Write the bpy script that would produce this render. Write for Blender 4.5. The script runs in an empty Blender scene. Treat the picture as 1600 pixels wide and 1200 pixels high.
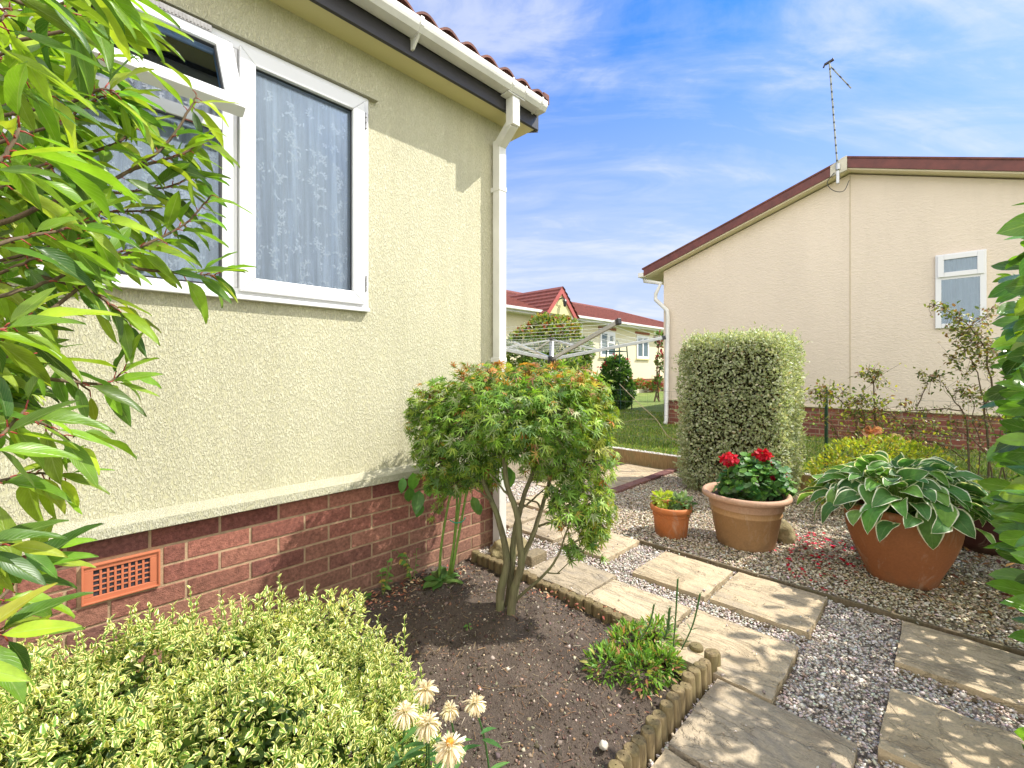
import bpy, math, random
import numpy as np
from mathutils import Vector, Matrix, noise as mnoise
random.seed(7); rng = np.random.default_rng(11)
SC = bpy.context.scene; COL = SC.collection
CAMZ = 1.15; FPX = 700.0; HZ = 578.0
CA, SA = .6994, .7147          # camera frame -> world frame (x along the near house wall, y towards it)
def cam(X, Y): return (CA*X + SA*Y, -SA*X + CA*Y)
def pix(px, py, z=0.):         # measured point of the photograph on the level z
    Y = (CAMZ - z)*FPX/(py - HZ); X = (px - 800)/FPX*Y
    return Vector((*cam(X, Y), z))
def pixd(px, py, Y):           # measured point at depth Y
    return Vector((*cam((px - 800)/FPX*Y, Y), CAMZ - (py - HZ)/FPX*Y))

# ------------------------------------------------------------ materials
def new_mat(name):
    m = bpy.data.materials.new(name); m.use_nodes = True
    nt = m.node_tree; return m, nt, nt.nodes['Principled BSDF']
def nd(nt, t, **k):
    n = nt.nodes.new(t)
    for a, b in k.items():
        if a in n.inputs.keys(): n.inputs[a].default_value = b
        else: setattr(n, a, b)
    return n
def lk(nt, a, b): nt.links.new(a, b)
def ramp(nt, fac, stops):
    r = nd(nt, 'ShaderNodeValToRGB'); e = r.color_ramp.elements
    while len(e) < len(stops): e.new(.5)
    for i, (p, c) in enumerate(stops):
        e[i].position = p; e[i].color = (*c, 1) if len(c) == 3 else c
    lk(nt, fac, r.inputs[0]); return r.outputs[0]
def mix(nt, fac, a, b, mode='MIX'):
    n = nt.nodes.new('ShaderNodeMix'); n.data_type = 'RGBA'; n.blend_type = mode
    for s, v in ((0, fac), (6, a), (7, b)):
        if isinstance(v, (int, float)): n.inputs[s].default_value = v
        elif isinstance(v, tuple): n.inputs[s].default_value = (*v, 1) if len(v) == 3 else v
        else: lk(nt, v, n.inputs[s])
    return n.outputs[2]
def math_(nt, op, a, b=0.):
    n = nd(nt, 'ShaderNodeMath', operation=op)
    for i, v in enumerate((a, b)):
        if isinstance(v, (int, float)): n.inputs[i].default_value = v
        else: lk(nt, v, n.inputs[i])
    return n.outputs[0]
def coords(nt, scale=(1, 1, 1), kind='Object'):
    tc = nd(nt, 'ShaderNodeTexCoord'); mp = nd(nt, 'ShaderNodeMapping'); mp.inputs['Scale'].default_value = scale
    lk(nt, tc.outputs[kind], mp.inputs[0]); return mp.outputs[0]
def geo(nt, scale=(1, 1, 1)):
    g = nd(nt, 'ShaderNodeNewGeometry'); mp = nd(nt, 'ShaderNodeMapping'); mp.inputs['Scale'].default_value = scale
    lk(nt, g.outputs['Position'], mp.inputs[0]); return mp.outputs[0]
def noise(nt, vec, sc=5., det=4., rough=.55, dist=0.):
    n = nd(nt, 'ShaderNodeTexNoise'); n.inputs['Scale'].default_value = sc; n.inputs['Detail'].default_value = det
    n.inputs['Roughness'].default_value = rough; n.inputs['Distortion'].default_value = dist
    if vec is not None: lk(nt, vec, n.inputs['Vector'])
    return n.outputs[0]
def voro(nt, vec, sc, feature='F1', out='Distance'):
    n = nd(nt, 'ShaderNodeTexVoronoi', feature=feature); n.inputs['Scale'].default_value = sc
    lk(nt, vec, n.inputs['Vector']); return n.outputs[out]
def bump(nt, bs, h, dist=.01, st=1.):
    b = nd(nt, 'ShaderNodeBump'); b.inputs['Distance'].default_value = dist; b.inputs['Strength'].default_value = st
    lk(nt, h, b.inputs['Height']); lk(nt, b.outputs[0], bs.inputs['Normal']); return b
def simple(name, col, rough=.6, var=.15, sc=12., bmp=.0, metal=0., spec=.5, bsc=60.):
    m, nt, bs = new_mat(name); v = geo(nt)
    n = noise(nt, v, sc, 5)
    c = ramp(nt, n, [(.25, tuple(x*(1 - var) for x in col)), (.75, tuple(min(1, x*(1 + var)) for x in col))])
    lk(nt, c, bs.inputs['Base Color']); bs.inputs['Roughness'].default_value = rough; bs.inputs['Metallic'].default_value = metal
    bs.inputs['Specular IOR Level'].default_value = spec
    if bmp: bump(nt, bs, noise(nt, v, bsc, 6, .65), bmp)
    return m
def attr_mat(name, rough=.7, var=.3, sc=80., bmp=0., bsc=200., spec=.3):
    m, nt, bs = new_mat(name); a = nd(nt, 'ShaderNodeAttribute', attribute_name='Col'); v = geo(nt)
    n = noise(nt, v, sc, 5)
    g = ramp(nt, n, [(.25, (1 - var,)*3), (.75, (1 + var*.5,)*3)])
    lk(nt, mix(nt, 1., a.outputs[0], g, 'MULTIPLY'), bs.inputs['Base Color']); bs.inputs['Roughness'].default_value = rough
    bs.inputs['Specular IOR Level'].default_value = spec
    if bmp: bump(nt, bs, noise(nt, v, bsc, 6, .7), bmp)
    return m
def leaf_mat(name, margin=None, mw=.2, vein=.25, trans=.35, rough=.38, spec=.5, gain=1.25, side=0., ragged=.1):
    m, nt, bs = new_mat(name); a = nd(nt, 'ShaderNodeAttribute', attribute_name='Col')
    uv = nd(nt, 'ShaderNodeUVMap', uv_map='UVMap'); sp = nd(nt, 'ShaderNodeSeparateXYZ'); lk(nt, uv.outputs[0], sp.inputs[0])
    u = math_(nt, 'ABSOLUTE', math_(nt, 'SUBTRACT', sp.outputs[0], .5))        # 0 at midrib .5 at edge
    col = a.outputs[0]
    v = geo(nt)
    n = noise(nt, v, 45, 3)
    col = mix(nt, 1., col, ramp(nt, n, [(.3, (.82,)*3), (.7, (1.12,)*3)]), 'MULTIPLY')
    rib = ramp(nt, u, [(.0, (1, 1, 1)), (.045, (0, 0, 0))])
    if side:
        ph = math_(nt, 'ADD', math_(nt, 'MULTIPLY', sp.outputs[1], side), math_(nt, 'MULTIPLY', u, -side*.7))
        fr = math_(nt, 'FRACT', ph)
        ln = ramp(nt, fr, [(0., (1, 1, 1)), (.12, (0, 0, 0)), (.88, (0, 0, 0)), (1., (1, 1, 1))])
        rib = mix(nt, .45, rib, ln, 'ADD')
    col = mix(nt, math_(nt, 'MULTIPLY', rib, vein), col, mix(nt, .5, col, (.5, .6, .25)))
    if margin:
        uu = math_(nt, 'ADD', u, math_(nt, 'MULTIPLY', math_(nt, 'SUBTRACT', noise(nt, v, 110, 3), .5), ragged*2))
        e = ramp(nt, uu, [(.5 - mw - .02, (0, 0, 0)), (.5 - mw + .02, (1, 1, 1))])
        vv = math_(nt, 'ABSOLUTE', math_(nt, 'SUBTRACT', sp.outputs[1], .5))
        e2 = ramp(nt, vv, [(.485 - mw*.35, (0, 0, 0)), (.5 - mw*.2, (1, 1, 1))])
        e = mix(nt, 1., e, e2, 'LIGHTEN')
        col = mix(nt, e, col, margin)
    lk(nt, col, bs.inputs['Base Color']); bs.inputs['Roughness'].default_value = rough
    bs.inputs['Specular IOR Level'].default_value = spec
    if vein: bump(nt, bs, math_(nt, 'MULTIPLY', rib, -1.), .0008, .6)
    tr = nd(nt, 'ShaderNodeBsdfTranslucent'); ms = nd(nt, 'ShaderNodeMixShader'); ms.inputs[0].default_value = trans
    tcol = mix(nt, 1., col, (1.25*gain, 1.25*gain, .55*gain), 'MULTIPLY')
    lk(nt, tcol, tr.inputs[0]); lk(nt, bs.outputs[0], ms.inputs[1]); lk(nt, tr.outputs[0], ms.inputs[2])
    lk(nt, ms.outputs[0], nt.nodes['Material Output'].inputs[0]); return m

M = {}
def stucco(name, col, horiz=False, bd=.0030):
    m, nt, bs = new_mat(name)
    if not horiz:
        v = geo(nt, (1, 1, .32)); w = noise(nt, v, 250, 3, .5, .4); h = ramp(nt, w, [(.44, (0,)*3), (.6, (1,)*3)])
        v2 = geo(nt, (1, 1, .2)); h2 = noise(nt, v2, 90, 2); fine = noise(nt, geo(nt), 420, 2)
        hh = math_(nt, 'ADD', math_(nt, 'ADD', h, math_(nt, 'MULTIPLY', h2, .5)), math_(nt, 'MULTIPLY', fine, .12)); bump(nt, bs, hh, bd, 1.)
    else:
        v = geo(nt, (1, .42, 1)); w = noise(nt, v, 46, 4, .6, .8)
        hh = math_(nt, 'ADD', ramp(nt, w, [(.4, (0,)*3), (.62, (1,)*3)]), math_(nt, 'MULTIPLY', noise(nt, geo(nt), 160, 3), .5)); bump(nt, bs, hh, .0024, .9)
    g = noise(nt, geo(nt, (1, 1, .35)), 1.6, 5, .6)
    c = mix(nt, ramp(nt, g, [(.3, (0,)*3), (.7, (1,)*3)]), tuple(x*(.95 if horiz else .89) for x in col), tuple(min(1, x*1.04) for x in col))
    c = mix(nt, ramp(nt, noise(nt, geo(nt, (1.2, 1.2, .12)), 5, 6, .65), [(.52, (0,)*3), (.8, ((.14 if horiz else .3),)*3)]), c, (.42, .36, .26))
    if not horiz:
        c = mix(nt, math_(nt, 'MULTIPLY', math_(nt, 'SUBTRACT', 1., ramp(nt, w, [(.36, (0,)*3), (.5, (1,)*3)])), .5), c, (.36, .34, .17))
        c = mix(nt, ramp(nt, noise(nt, geo(nt, (1, 1, .07)), 14, 4, .6), [(.5, (0,)*3), (.75, (.22,)*3)]), c, (.40, .37, .22))
    lk(nt, c, bs.inputs['Base Color']); bs.inputs['Roughness'].default_value = .62; bs.inputs['Specular IOR Level'].default_value = .35
    return m
M['stucco'] = stucco('cream_stucco', (.635, .605, .43))
M['trim'] = stucco('cream_trim', (.55, .53, .395), bd=.0032)
M['stucco2'] = stucco('peach_render', (.73, .625, .51), True)
M['stucco3'] = simple('pale_yellow_render', (.66, .60, .42), .8, .05)
M['stuccoin'] = simple('porch_render', (.62, .58, .30), .8, .05)
M['soffit'] = simple('soffit_paint', (.62, .57, .29), .55, .05, 3)
M['soffit2'] = simple('soffit_cream', (.70, .62, .44), .6, .05, 3)
M['fascia'] = simple('black_fascia', (.028, .026, .03), .45, .2, 6, .0005)
M['upvc'] = simple('white_upvc', (.72, .72, .73), .22, .02, 5)
M['gutter'] = simple('white_gutter', (.69, .68, .64), .35, .14, 5)
M['fascia2'] = simple('maroon_fascia', (.13, .030, .022), .5, .35, 9, .0006)
M['redtrim'] = simple('red_bargeboard', (.42, .10, .085), .5, .1)
M['metal'] = simple('grey_aluminium', (.50, .51, .51), .35, .1, 20, metal=.6)
M['tan_metal'] = simple('tan_post', (.36, .29, .18), .5, .15, 20)
M['mast'] = None
M['black'] = simple('black_plastic', (.02, .02, .022), .4, .1)
M['steel'] = simple('vent_steel', (.35, .34, .32), .25, .2, 40, metal=.8)
M['wire'] = simple('fence_wire', (.20, .21, .17), .5, .2, 30, metal=.4)
M['linew'] = simple('washing_line', (.62, .66, .60), .5, .05)
M['green_metal'] = simple('green_metal', (.02, .07, .045), .4, .2)
M['mortar'] = simple('mortar', (.42, .29, .18), .95, .25, 40, .002, bsc=220)
M['vent'] = simple('terracotta_vent', (.50, .155, .075), .55, .08, 20)
M['dark'] = simple('hole_shade', (.035, .035, .045), .9, .1)  # near-black standing in for the shade inside the air brick
M['soil_pot'] = simple('compost', (.035, .022, .016), .95, .4, 60, .01, bsc=90)
M['rock'] = simple('mossy_rock', (.27, .22, .11), .9, .45, 14, .012, bsc=40)
M['tie'] = simple('green_tie', (.02, .35, .22), .5, .1)
def pot_mat(name, col, stain):
    m, nt, bs = new_mat(name); v = geo(nt)
    n = noise(nt, v, 5, 6, .65, .4); n2 = noise(nt, v, 90, 3)
    c = mix(nt, ramp(nt, n, [(.45, (0,)*3), (.75, (1,)*3)]), col, stain)
    c = mix(nt, .5, c, ramp(nt, n2, [(.3, tuple(x*.8 for x in col)), (.7, tuple(min(1, x*1.15) for x in col))]))
    lk(nt, c, bs.inputs['Base Color']); s2 = nd(nt, 'ShaderNodeSeparateXYZ'); lk(nt, v, s2.inputs[0])
    spl = math_(nt, 'ADD', math_(nt, 'MULTIPLY', s2.outputs[2], -6.), math_(nt, 'MULTIPLY', noise(nt, v, 16, 5), 1.6))
    c = mix(nt, ramp(nt, spl, [(.35, (0,)*3), (.9, (.55,)*3)]), c, (.17, .11, .06))
    c = mix(nt, ramp(nt, noise(nt, geo(nt, (1, 1, .3)), 13, 6, .7, .6), [(.56, (0,)*3), (.72, (.45,)*3)]), c, (.60, .46, .34))
    lk(nt, c, bs.inputs['Base Color']); bs.inputs['Roughness'].default_value = .7; bump(nt, bs, n2, .0015); return m
M['pot_orange'] = pot_mat('orange_terracotta', (.50, .155, .04), (.42, .17, .07))
M['pot_tan'] = pot_mat('tan_clay', (.42, .235, .10), (.36, .22, .12))
M['pot_rim'] = pot_mat('pinkish_clay', (.46, .27, .17), (.50, .34, .24))
M['pot_big'] = pot_mat('brown_terracotta', (.38, .135, .05), (.32, .12, .05))
M['pot_dark'] = pot_mat('dark_glaze', (.075, .02, .014), (.10, .035, .025))
M['brick'] = attr_mat('red_brick', .85, .5, 75, .006, 190)
M['stone_bits'] = attr_mat('chippings', .75, .25, 200)
M['crumbs'] = attr_mat('soil_crumbs', .95, .3, 200)
M['straw'] = attr_mat('dry_litter', .8, .2, 200)
M['petal'] = attr_mat('petals', .6, .08, 300)

def roof_mat(name, col):
    m, nt, bs = new_mat(name); v = geo(nt); n = noise(nt, v, 9, 6, .7)
    lk(nt, ramp(nt, n, [(.3, tuple(x*.55 for x in col)), (.7, tuple(x*1.2 for x in col))]), bs.inputs['Base Color'])
    bs.inputs['Roughness'].default_value = .8; bump(nt, bs, noise(nt, v, 120, 4), .003); return m
M['roof'] = roof_mat('brown_tiles', (.16, .052, .035)); M['roof3'] = roof_mat('red_tiles', (.19, .052, .04))

def brick_far(name, vecorder, c1=(.27, .085, .055), c2=(.17, .05, .04)):
    m, nt, bs = new_mat(name); g = nd(nt, 'ShaderNodeNewGeometry'); sp = nd(nt, 'ShaderNodeSeparateXYZ'); lk(nt, g.outputs['Position'], sp.inputs[0])
    cb = nd(nt, 'ShaderNodeCombineXYZ'); lk(nt, sp.outputs[vecorder[0]], cb.inputs[0]); lk(nt, sp.outputs[vecorder[1]], cb.inputs[1])
    b = nd(nt, 'ShaderNodeTexBrick'); lk(nt, cb.outputs[0], b.inputs['Vector'])
    for k, v in (('Color1', (*c1, 1)), ('Color2', (*c2, 1)), ('Mortar', (.36, .27, .17, 1)), ('Scale', 1.), ('Mortar Size', .009), ('Brick Width', .225), ('Row Height', .075)): b.inputs[k].default_value = v
    b.offset = .5
    lk(nt, mix(nt, .35, b.outputs[0], ramp(nt, noise(nt, geo(nt), 30, 4), [(.3, (.12, .04, .03)), (.7, (.3, .11, .07))])), bs.inputs['Base Color'])
    bs.inputs['Roughness'].default_value = .9; bump(nt, bs, math_(nt, 'MULTIPLY', b.outputs[1], -1.), .006); return m
M['brickx'] = brick_far('skirt_brick_side', (1, 2)); M['bricky'] = brick_far('skirt_brick_front', (0, 2), (.36, .10, .05), (.26, .07, .04))

def slab_mat():
    m, nt, bs = new_mat('sandstone'); v = coords(nt); oi = nd(nt, 'ShaderNodeObjectInfo')
    ad = nd(nt, 'ShaderNodeVectorMath', operation='ADD'); rv = nd(nt, 'ShaderNodeCombineXYZ')
    for i in range(3): lk(nt, math_(nt, 'MULTIPLY', oi.outputs['Random'], 17. + 9*i), rv.inputs[i])
    lk(nt, v, ad.inputs[0]); lk(nt, rv.outputs[0], ad.inputs[1]); v = ad.outputs[0]
    mp = nd(nt, 'ShaderNodeMapping'); mp.inputs['Scale'].default_value = (1, .35, 1); mp.inputs['Rotation'].default_value = (0, 0, .35); lk(nt, v, mp.inputs[0])
    n1 = noise(nt, v, 5, 6, .6, 1.); n2 = noise(nt, mp.outputs[0], 11, 7, .6, 1.6); n3 = noise(nt, v, 140, 4)
    c = ramp(nt, n1, [(.28, (.40, .32, .22)), (.45, (.52, .43, .30)), (.6, (.58, .48, .34)), (.75, (.56, .45, .30))])
    c = mix(nt, ramp(nt, n2, [(.35, (.75,)*3), (.5, (0,)*3)]), c, (.38, .33, .26))
    c = mix(nt, .55, c, ramp(nt, n3, [(.3, (.55,)*3), (.7, (1.0,)*3)]), 'MULTIPLY')
    c = mix(nt, .8, c, ramp(nt, oi.outputs['Random'], [(0, (.80, .78, .76)), (.35, (1.05, 1.0, .92)), (.7, (1.0, .93, .80)), (1, (1.12, 1.08, 1.0))]), 'MULTIPLY')
    w = ramp(nt, noise(nt, mp.outputs[0], 4.5, 5, .6, 2.2), [(.475, (0,)*3), (.498, (1,)*3), (.502, (1,)*3), (.52, (0,)*3)])
    c = mix(nt, math_(nt, 'MULTIPLY', w, .3), c, (.22, .17, .11))
    lk(nt, c, bs.inputs['Base Color']); bs.inputs['Roughness'].default_value = .78; bs.inputs['Specular IOR Level'].default_value = .3
    h = math_(nt, 'ADD', math_(nt, 'MULTIPLY', n2, 1.3), math_(nt, 'ADD', math_(nt, 'MULTIPLY', n3, .18), math_(nt, 'MULTIPLY', w, -.25))); bump(nt, bs, h, .012, 1.); return m
M['slab'] = slab_mat()
def wood_mat(name, a, b, c3):
    m, nt, bs = new_mat(name); v = geo(nt, (1, 1, .12)); n = noise(nt, v, 90, 5, .6, .5); g = noise(nt, geo(nt), 11, 5, .6)
    c = ramp(nt, n, [(.3, a), (.7, b)]); c = mix(nt, ramp(nt, g, [(.45, (0,)*3), (.7, (.8,)*3)]), c, c3)
    lk(nt, c, bs.inputs['Base Color']); bs.inputs['Roughness'].default_value = .85; bump(nt, bs, n, .003); return m
M['log'] = wood_mat('weathered_log', (.10, .07, .035), (.27, .20, .095), (.16, .135, .05))
M['logtop'] = simple('log_end', (.27, .20, .12), .9, .3, 60, .002)
M['timber'] = wood_mat('edging_timber', (.09, .065, .035), (.20, .15, .09), (.12, .11, .05))
M['sleeper'] = wood_mat('treated_sleeper', (.22, .14, .06), (.42, .28, .13), (.24, .20, .09))
M['bark'] = wood_mat('grey_green_bark', (.10, .09, .045), (.20, .175, .09), (.17, .18, .075))
M['barkd'] = wood_mat('brown_bark', (.07, .045, .025), (.17, .11, .06), (.12, .09, .05))
M['twigr'] = simple('reddish_twig', (.17, .06, .035), .6, .3, 60)
M['petiole'] = simple('red_petiole', (.30, .045, .03), .5, .2, 60)
M['stemg'] = simple('green_stem', (.18, .30, .05), .5, .25, 40)
M['stemd'] = simple('dark_green_stem', (.05, .12, .03), .5, .25, 40)

L = {}
L['photinia'] = leaf_mat('photinia_leaf', None, gain=1.15, trans=.42, rough=.36, vein=.6, side=11.)
L['maple'] = leaf_mat('maple_leaf', None, gain=1.4, trans=.36, rough=.5, vein=.1)
L['euonymus'] = leaf_mat('variegated_leaf', (.90, .85, .34), mw=.23, vein=.2, trans=.25, rough=.35, ragged=.06)
L['pitto'] = leaf_mat('cream_edged_leaf', (.70, .70, .50), mw=.17, vein=0, trans=.3, rough=.45)
L['hosta'] = leaf_mat('hosta_leaf', (.84, .84, .66), mw=.07, vein=.30, trans=.3, rough=.5, spec=.3, side=7., ragged=.022)
L['laurel'] = leaf_mat('laurel_leaf', None, gain=1.3, trans=.42, rough=.2, vein=.5, spec=.65, side=8.)
L['plain'] = leaf_mat('green_leaf', None, trans=.35, rough=.45, vein=.25)
L['geranium'] = leaf_mat('geranium_leaf', None, trans=.3, rough=.5, vein=0)
L['blade'] = leaf_mat('grass_blade', None, trans=.3, rough=.5, vein=0)
L['petalw'] = leaf_mat('petal_leaf', None, trans=.35, rough=.6, vein=0, gain=.85)

def glass_mat(name, tint=(1, 1, 1)):
    m, nt, bs = new_mat(name); nt.nodes.remove(bs)
    fr = nd(nt, 'ShaderNodeFresnel'); fr.inputs[0].default_value = 1.6
    t = nd(nt, 'ShaderNodeBsdfTransparent'); t.inputs[0].default_value = (*tint, 1)
    g = nd(nt, 'ShaderNodeBsdfGlossy'); g.inputs['Roughness'].default_value = .02; g.inputs['Color'].default_value = (.72, .86, 1, 1)
    ms = nd(nt, 'ShaderNodeMixShader'); lk(nt, math_(nt, 'MULTIPLY', fr.outputs[0], 1.5), ms.inputs[0]); lk(nt, t.outputs[0], ms.inputs[1]); lk(nt, g.outputs[0], ms.inputs[2])
    lk(nt, ms.outputs[0], nt.nodes['Material Output'].inputs[0]); return m
M['glass'] = glass_mat('window_glass', (.93, .95, .96))
def curtain_mat(name, op, col):
    m, nt, bs = new_mat(name); bs.inputs['Base Color'].default_value = (*col, 1); bs.inputs['Roughness'].default_value = .9
    n = noise(nt, geo(nt), 900, 1); bs.inputs['Specular IOR Level'].default_value = .1
    t = nd(nt, 'ShaderNodeBsdfTransparent'); ms = nd(nt, 'ShaderNodeMixShader'); ms.inputs[0].default_value = op
    f = math_(nt, 'MULTIPLY', n, op*2)
    if op < .7: f = math_(nt, 'MULTIPLY', f, ramp(nt, noise(nt, geo(nt, (1, 1, .05)), 26, 3, .6), [(.32, (.62,)*3), (.5, (.95,)*3), (.62, (1.35,)*3)]))
    lk(nt, f, ms.inputs[0])
    lk(nt, t.outputs[0], ms.inputs[1]); lk(nt, bs.outputs[0], ms.inputs[2]); lk(nt, ms.outputs[0], nt.nodes['Material Output'].inputs[0]); return m
M['curtain'] = curtain_mat('net_curtain', .66, (.74, .79, .90)); M['lace'] = curtain_mat('lace_motif', .78, (.95, .96, 1.))
M['curtain2'] = simple('grey_curtain', (.32, .36, .36), .9, .15, 3)
def mast_mat():
    m, nt, bs = new_mat('aerial_boom'); g = nd(nt, 'ShaderNodeNewGeometry'); sp = nd(nt, 'ShaderNodeSeparateXYZ'); lk(nt, g.outputs['Position'], sp.inputs[0])
    f = math_(nt, 'FRACT', math_(nt, 'MULTIPLY', sp.outputs[2], 9.5)); c = ramp(nt, f, [(.2, (.05, .06, .05)), (.3, (.33, .36, .35))])
    lk(nt, c, bs.inputs['Base Color']); bs.inputs['Roughness'].default_value = .5; return m
M['mast'] = mast_mat()

# ------------------------------------------------------------ mesh builders
def tag(o, label=None, cat=None, group=None, kind=None):
    for k, v in (('label', label), ('category', cat), ('group', group), ('kind', kind)):
        if v: o[k] = v
    return o
def empty(name, loc, label, cat, group=None):
    o = bpy.data.objects.new(name, None); COL.objects.link(o); o.location = loc; o.empty_display_size = .1
    return tag(o, label, cat, group)
def root_loc(p):
    v = Vector((0, 0, 0))
    while p is not None: v += Vector(p.location); p = p.parent
    return v
def link_mesh(name, me, mat, parent=None, bevel=0., smooth=False, sharp=None):
    o = bpy.data.objects.new(name, me); COL.objects.link(o)
    for mm in (mat if isinstance(mat, (list, tuple)) else [mat]): me.materials.append(mm)
    if parent is not None:
        off = root_loc(parent); me.transform(Matrix.Translation(-off)); o.parent = parent
    if smooth: me.shade_smooth()
    if sharp: me.shade_smooth(); me.set_sharp_from_angle(angle=math.radians(sharp))
    if bevel:
        b = o.modifiers.new('bevel', 'BEVEL'); b.width = bevel; b.segments = 2; b.limit_method = 'ANGLE'; b.angle_limit = math.radians(40)
    return o
class MB:
    def __init__(s): s.v = []; s.f = []; s.c = []; s.cc = None
    def add(s, vs, fs):
        k = len(s.v); s.v += [tuple(v) for v in vs]; s.f += [tuple(i + k for i in f) for f in fs]
        if s.cc is not None: s.c += [s.cc]*len(vs)
        return s
    def box(s, x0, x1, y0, y1, z0, z1):
        return s.add([(x0,y0,z0),(x1,y0,z0),(x1,y1,z0),(x0,y1,z0),(x0,y0,z1),(x1,y0,z1),(x1,y1,z1),(x0,y1,z1)],
              [(3,2,1,0),(4,5,6,7),(0,1,5,4),(1,2,6,5),(2,3,7,6),(3,0,4,7)])
    def prism(s, poly, axis, a, b):          # polygon extruded along an axis; poly in the two other axes
        n = len(poly)
        def P(p, t):
            return (t, p[0], p[1]) if axis == 'x' else (p[0], t, p[1]) if axis == 'y' else (p[0], p[1], t)
        return s.add([P(p, a) for p in poly] + [P(p, b) for p in poly],
              [tuple(range(n))[::-1], tuple(range(n, 2*n))] + [(i, (i+1) % n, n + (i+1) % n, n + i) for i in range(n)])
    def bar(s, p, q, w, h, up=(0, 0, 1)):
        p, q = Vector(p), Vector(q); d = (q - p).normalized(); u = Vector(up)
        if abs(d.dot(u)) > .97: u = Vector((1, 0, 0))
        a = d.cross(u).normalized()*w/2; b = a.cross(d).normalized()*h/2
        return s.add([p-a-b, p+a-b, p+a+b, p-a+b, q-a-b, q+a-b, q+a+b, q-a+b], [(3,2,1,0),(4,5,6,7),(0,1,5,4),(1,2,6,5),(2,3,7,6),(3,0,4,7)])
    def tube(s, pts, r, n=6, cap=True):
        pts = [Vector(p) for p in pts]; m = len(pts)
        if not isinstance(r, (list, tuple)): r = [r]*m
        d0 = (pts[1] - pts[0]).normalized(); u = Vector((0, 0, 1)) if abs(d0.z) < .9 else Vector((1, 0, 0))
        u = (u - d0*u.dot(d0)).normalized(); vs = []
        for i, p in enumerate(pts):
            d = ((pts[min(i+1, m-1)] - pts[max(i-1, 0)])).normalized(); u = (u - d*u.dot(d)).normalized(); w = d.cross(u)
            for k in range(n):
                a = 2*math.pi*k/n; vs.append(p + (u*math.cos(a) + w*math.sin(a))*r[i])
        fs = [(i*n + k, i*n + (k+1) % n, (i+1)*n + (k+1) % n, (i+1)*n + k) for i in range(m-1) for k in range(n)]
        if cap: fs += [tuple(range(n))[::-1], tuple(range((m-1)*n, m*n))]
        return s.add(vs, fs)
    def lathe(s, c, prof, n=40):
        vs = []; m = len(prof)
        for r, z in prof:
            for k in range(n):
                a = 2*math.pi*k/n; vs.append((c[0] + r*math.cos(a), c[1] + r*math.sin(a), c[2] + z))
        return s.add(vs, [(i*n + k, i*n + (k+1) % n, (i+1)*n + (k+1) % n, (i+1)*n + k) for i in range(m-1) for k in range(n)])
    def build(s, name, mat, parent=None, bevel=0., smooth=False, sharp=None):
        me = bpy.data.meshes.new(name); me.from_pydata(s.v, [], s.f); me.update()
        if s.c:
            a = me.color_attributes.new('Col', 'FLOAT_COLOR', 'POINT'); a.data.foreach_set('color', np.array([(*c, 1) for c in s.c], 'f').ravel())
        return link_mesh(name, me, mat, parent, bevel, smooth, sharp)
def struct(o): o['kind'] = 'structure'; return o
def ds(pts, n=4, jit=0.):                     # smooth a polyline (Catmull-Rom)
    P = [Vector(p) for p in pts]
    if len(P) < 3: return P
    P = [P[0]*2 - P[1]] + P + [P[-1]*2 - P[-2]]; out = []
    for i in range(1, len(P) - 2):
        for k in range(n):
            t = k/n; a, b, c, d = P[i-1], P[i], P[i+1], P[i+2]
            q = .5*((2*b) + (c - a)*t + (2*a - 5*b + 4*c - d)*t*t + (3*b - a - 3*c + d)*t**3)
            out.append(q + Vector((random.uniform(-jit, jit), random.uniform(-jit, jit), random.uniform(-jit, jit))))
    out.append(P[-2]); return out

# templates: (verts, faces, uvs) - leaf lies along +Y, normal +Z, length 1
def t_leaf(width=.36, na=2, nl=6, fold=.12, droop=.18, peak=.45, wave=0., tip=1.):
    vs, uv, fs = [], [], []
    for j in range(nl + 1):
        t = j/nl; w = width/2*(math.sin(math.pi*min(1, max(0, t))**(math.log(.5)/math.log(peak)))**.8 if 0 < t < 1 else 0)
        if t == 1: w = 0
        for i in range(-na//2, na//2 + 1):
            k = i/(na/2); vs.append((k*w, t, abs(k)*w*fold*2 - droop*t*t + wave*math.sin(t*9 + k)*abs(k)*.05)); uv.append((.5 + .5*k, t))
    c = na + 1
    for j in range(nl):
        for i in range(na): fs.append((j*c + i, j*c + i + 1, (j+1)*c + i + 1, (j+1)*c + i))
    return np.array(vs), fs, np.array(uv)
def t_small(width=.5, fold=.25, droop=.1):
    vs = [(0,0,0), (-width*.45,.35,fold*width*.5), (0,.4,-droop*.1), (width*.45,.35,fold*width*.5), (-width*.29,.74,fold*width*.4-droop*.5), (0,.75,-droop*.5), (width*.29,.74,fold*width*.4-droop*.5), (0,1,-droop)]
    uv = [(.5,0), (0,.35), (.5,.4), (1,.35), (0,.72), (.5,.75), (1,.72), (.5,1)]
    return np.array(vs, float), [(0,2,1), (0,3,2), (1,2,5,4), (2,3,6,5), (4,5,7), (5,6,7)], np.array(uv)
def t_tiny(width=.5):
    return np.array([(0,0,0), (-width/2,.5,.08), (0,1,-.08), (width/2,.5,.08)], float), [(0,3,2), (0,2,1)], np.array([(.5,0), (0,.5), (.5,1), (1,.5)])
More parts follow.
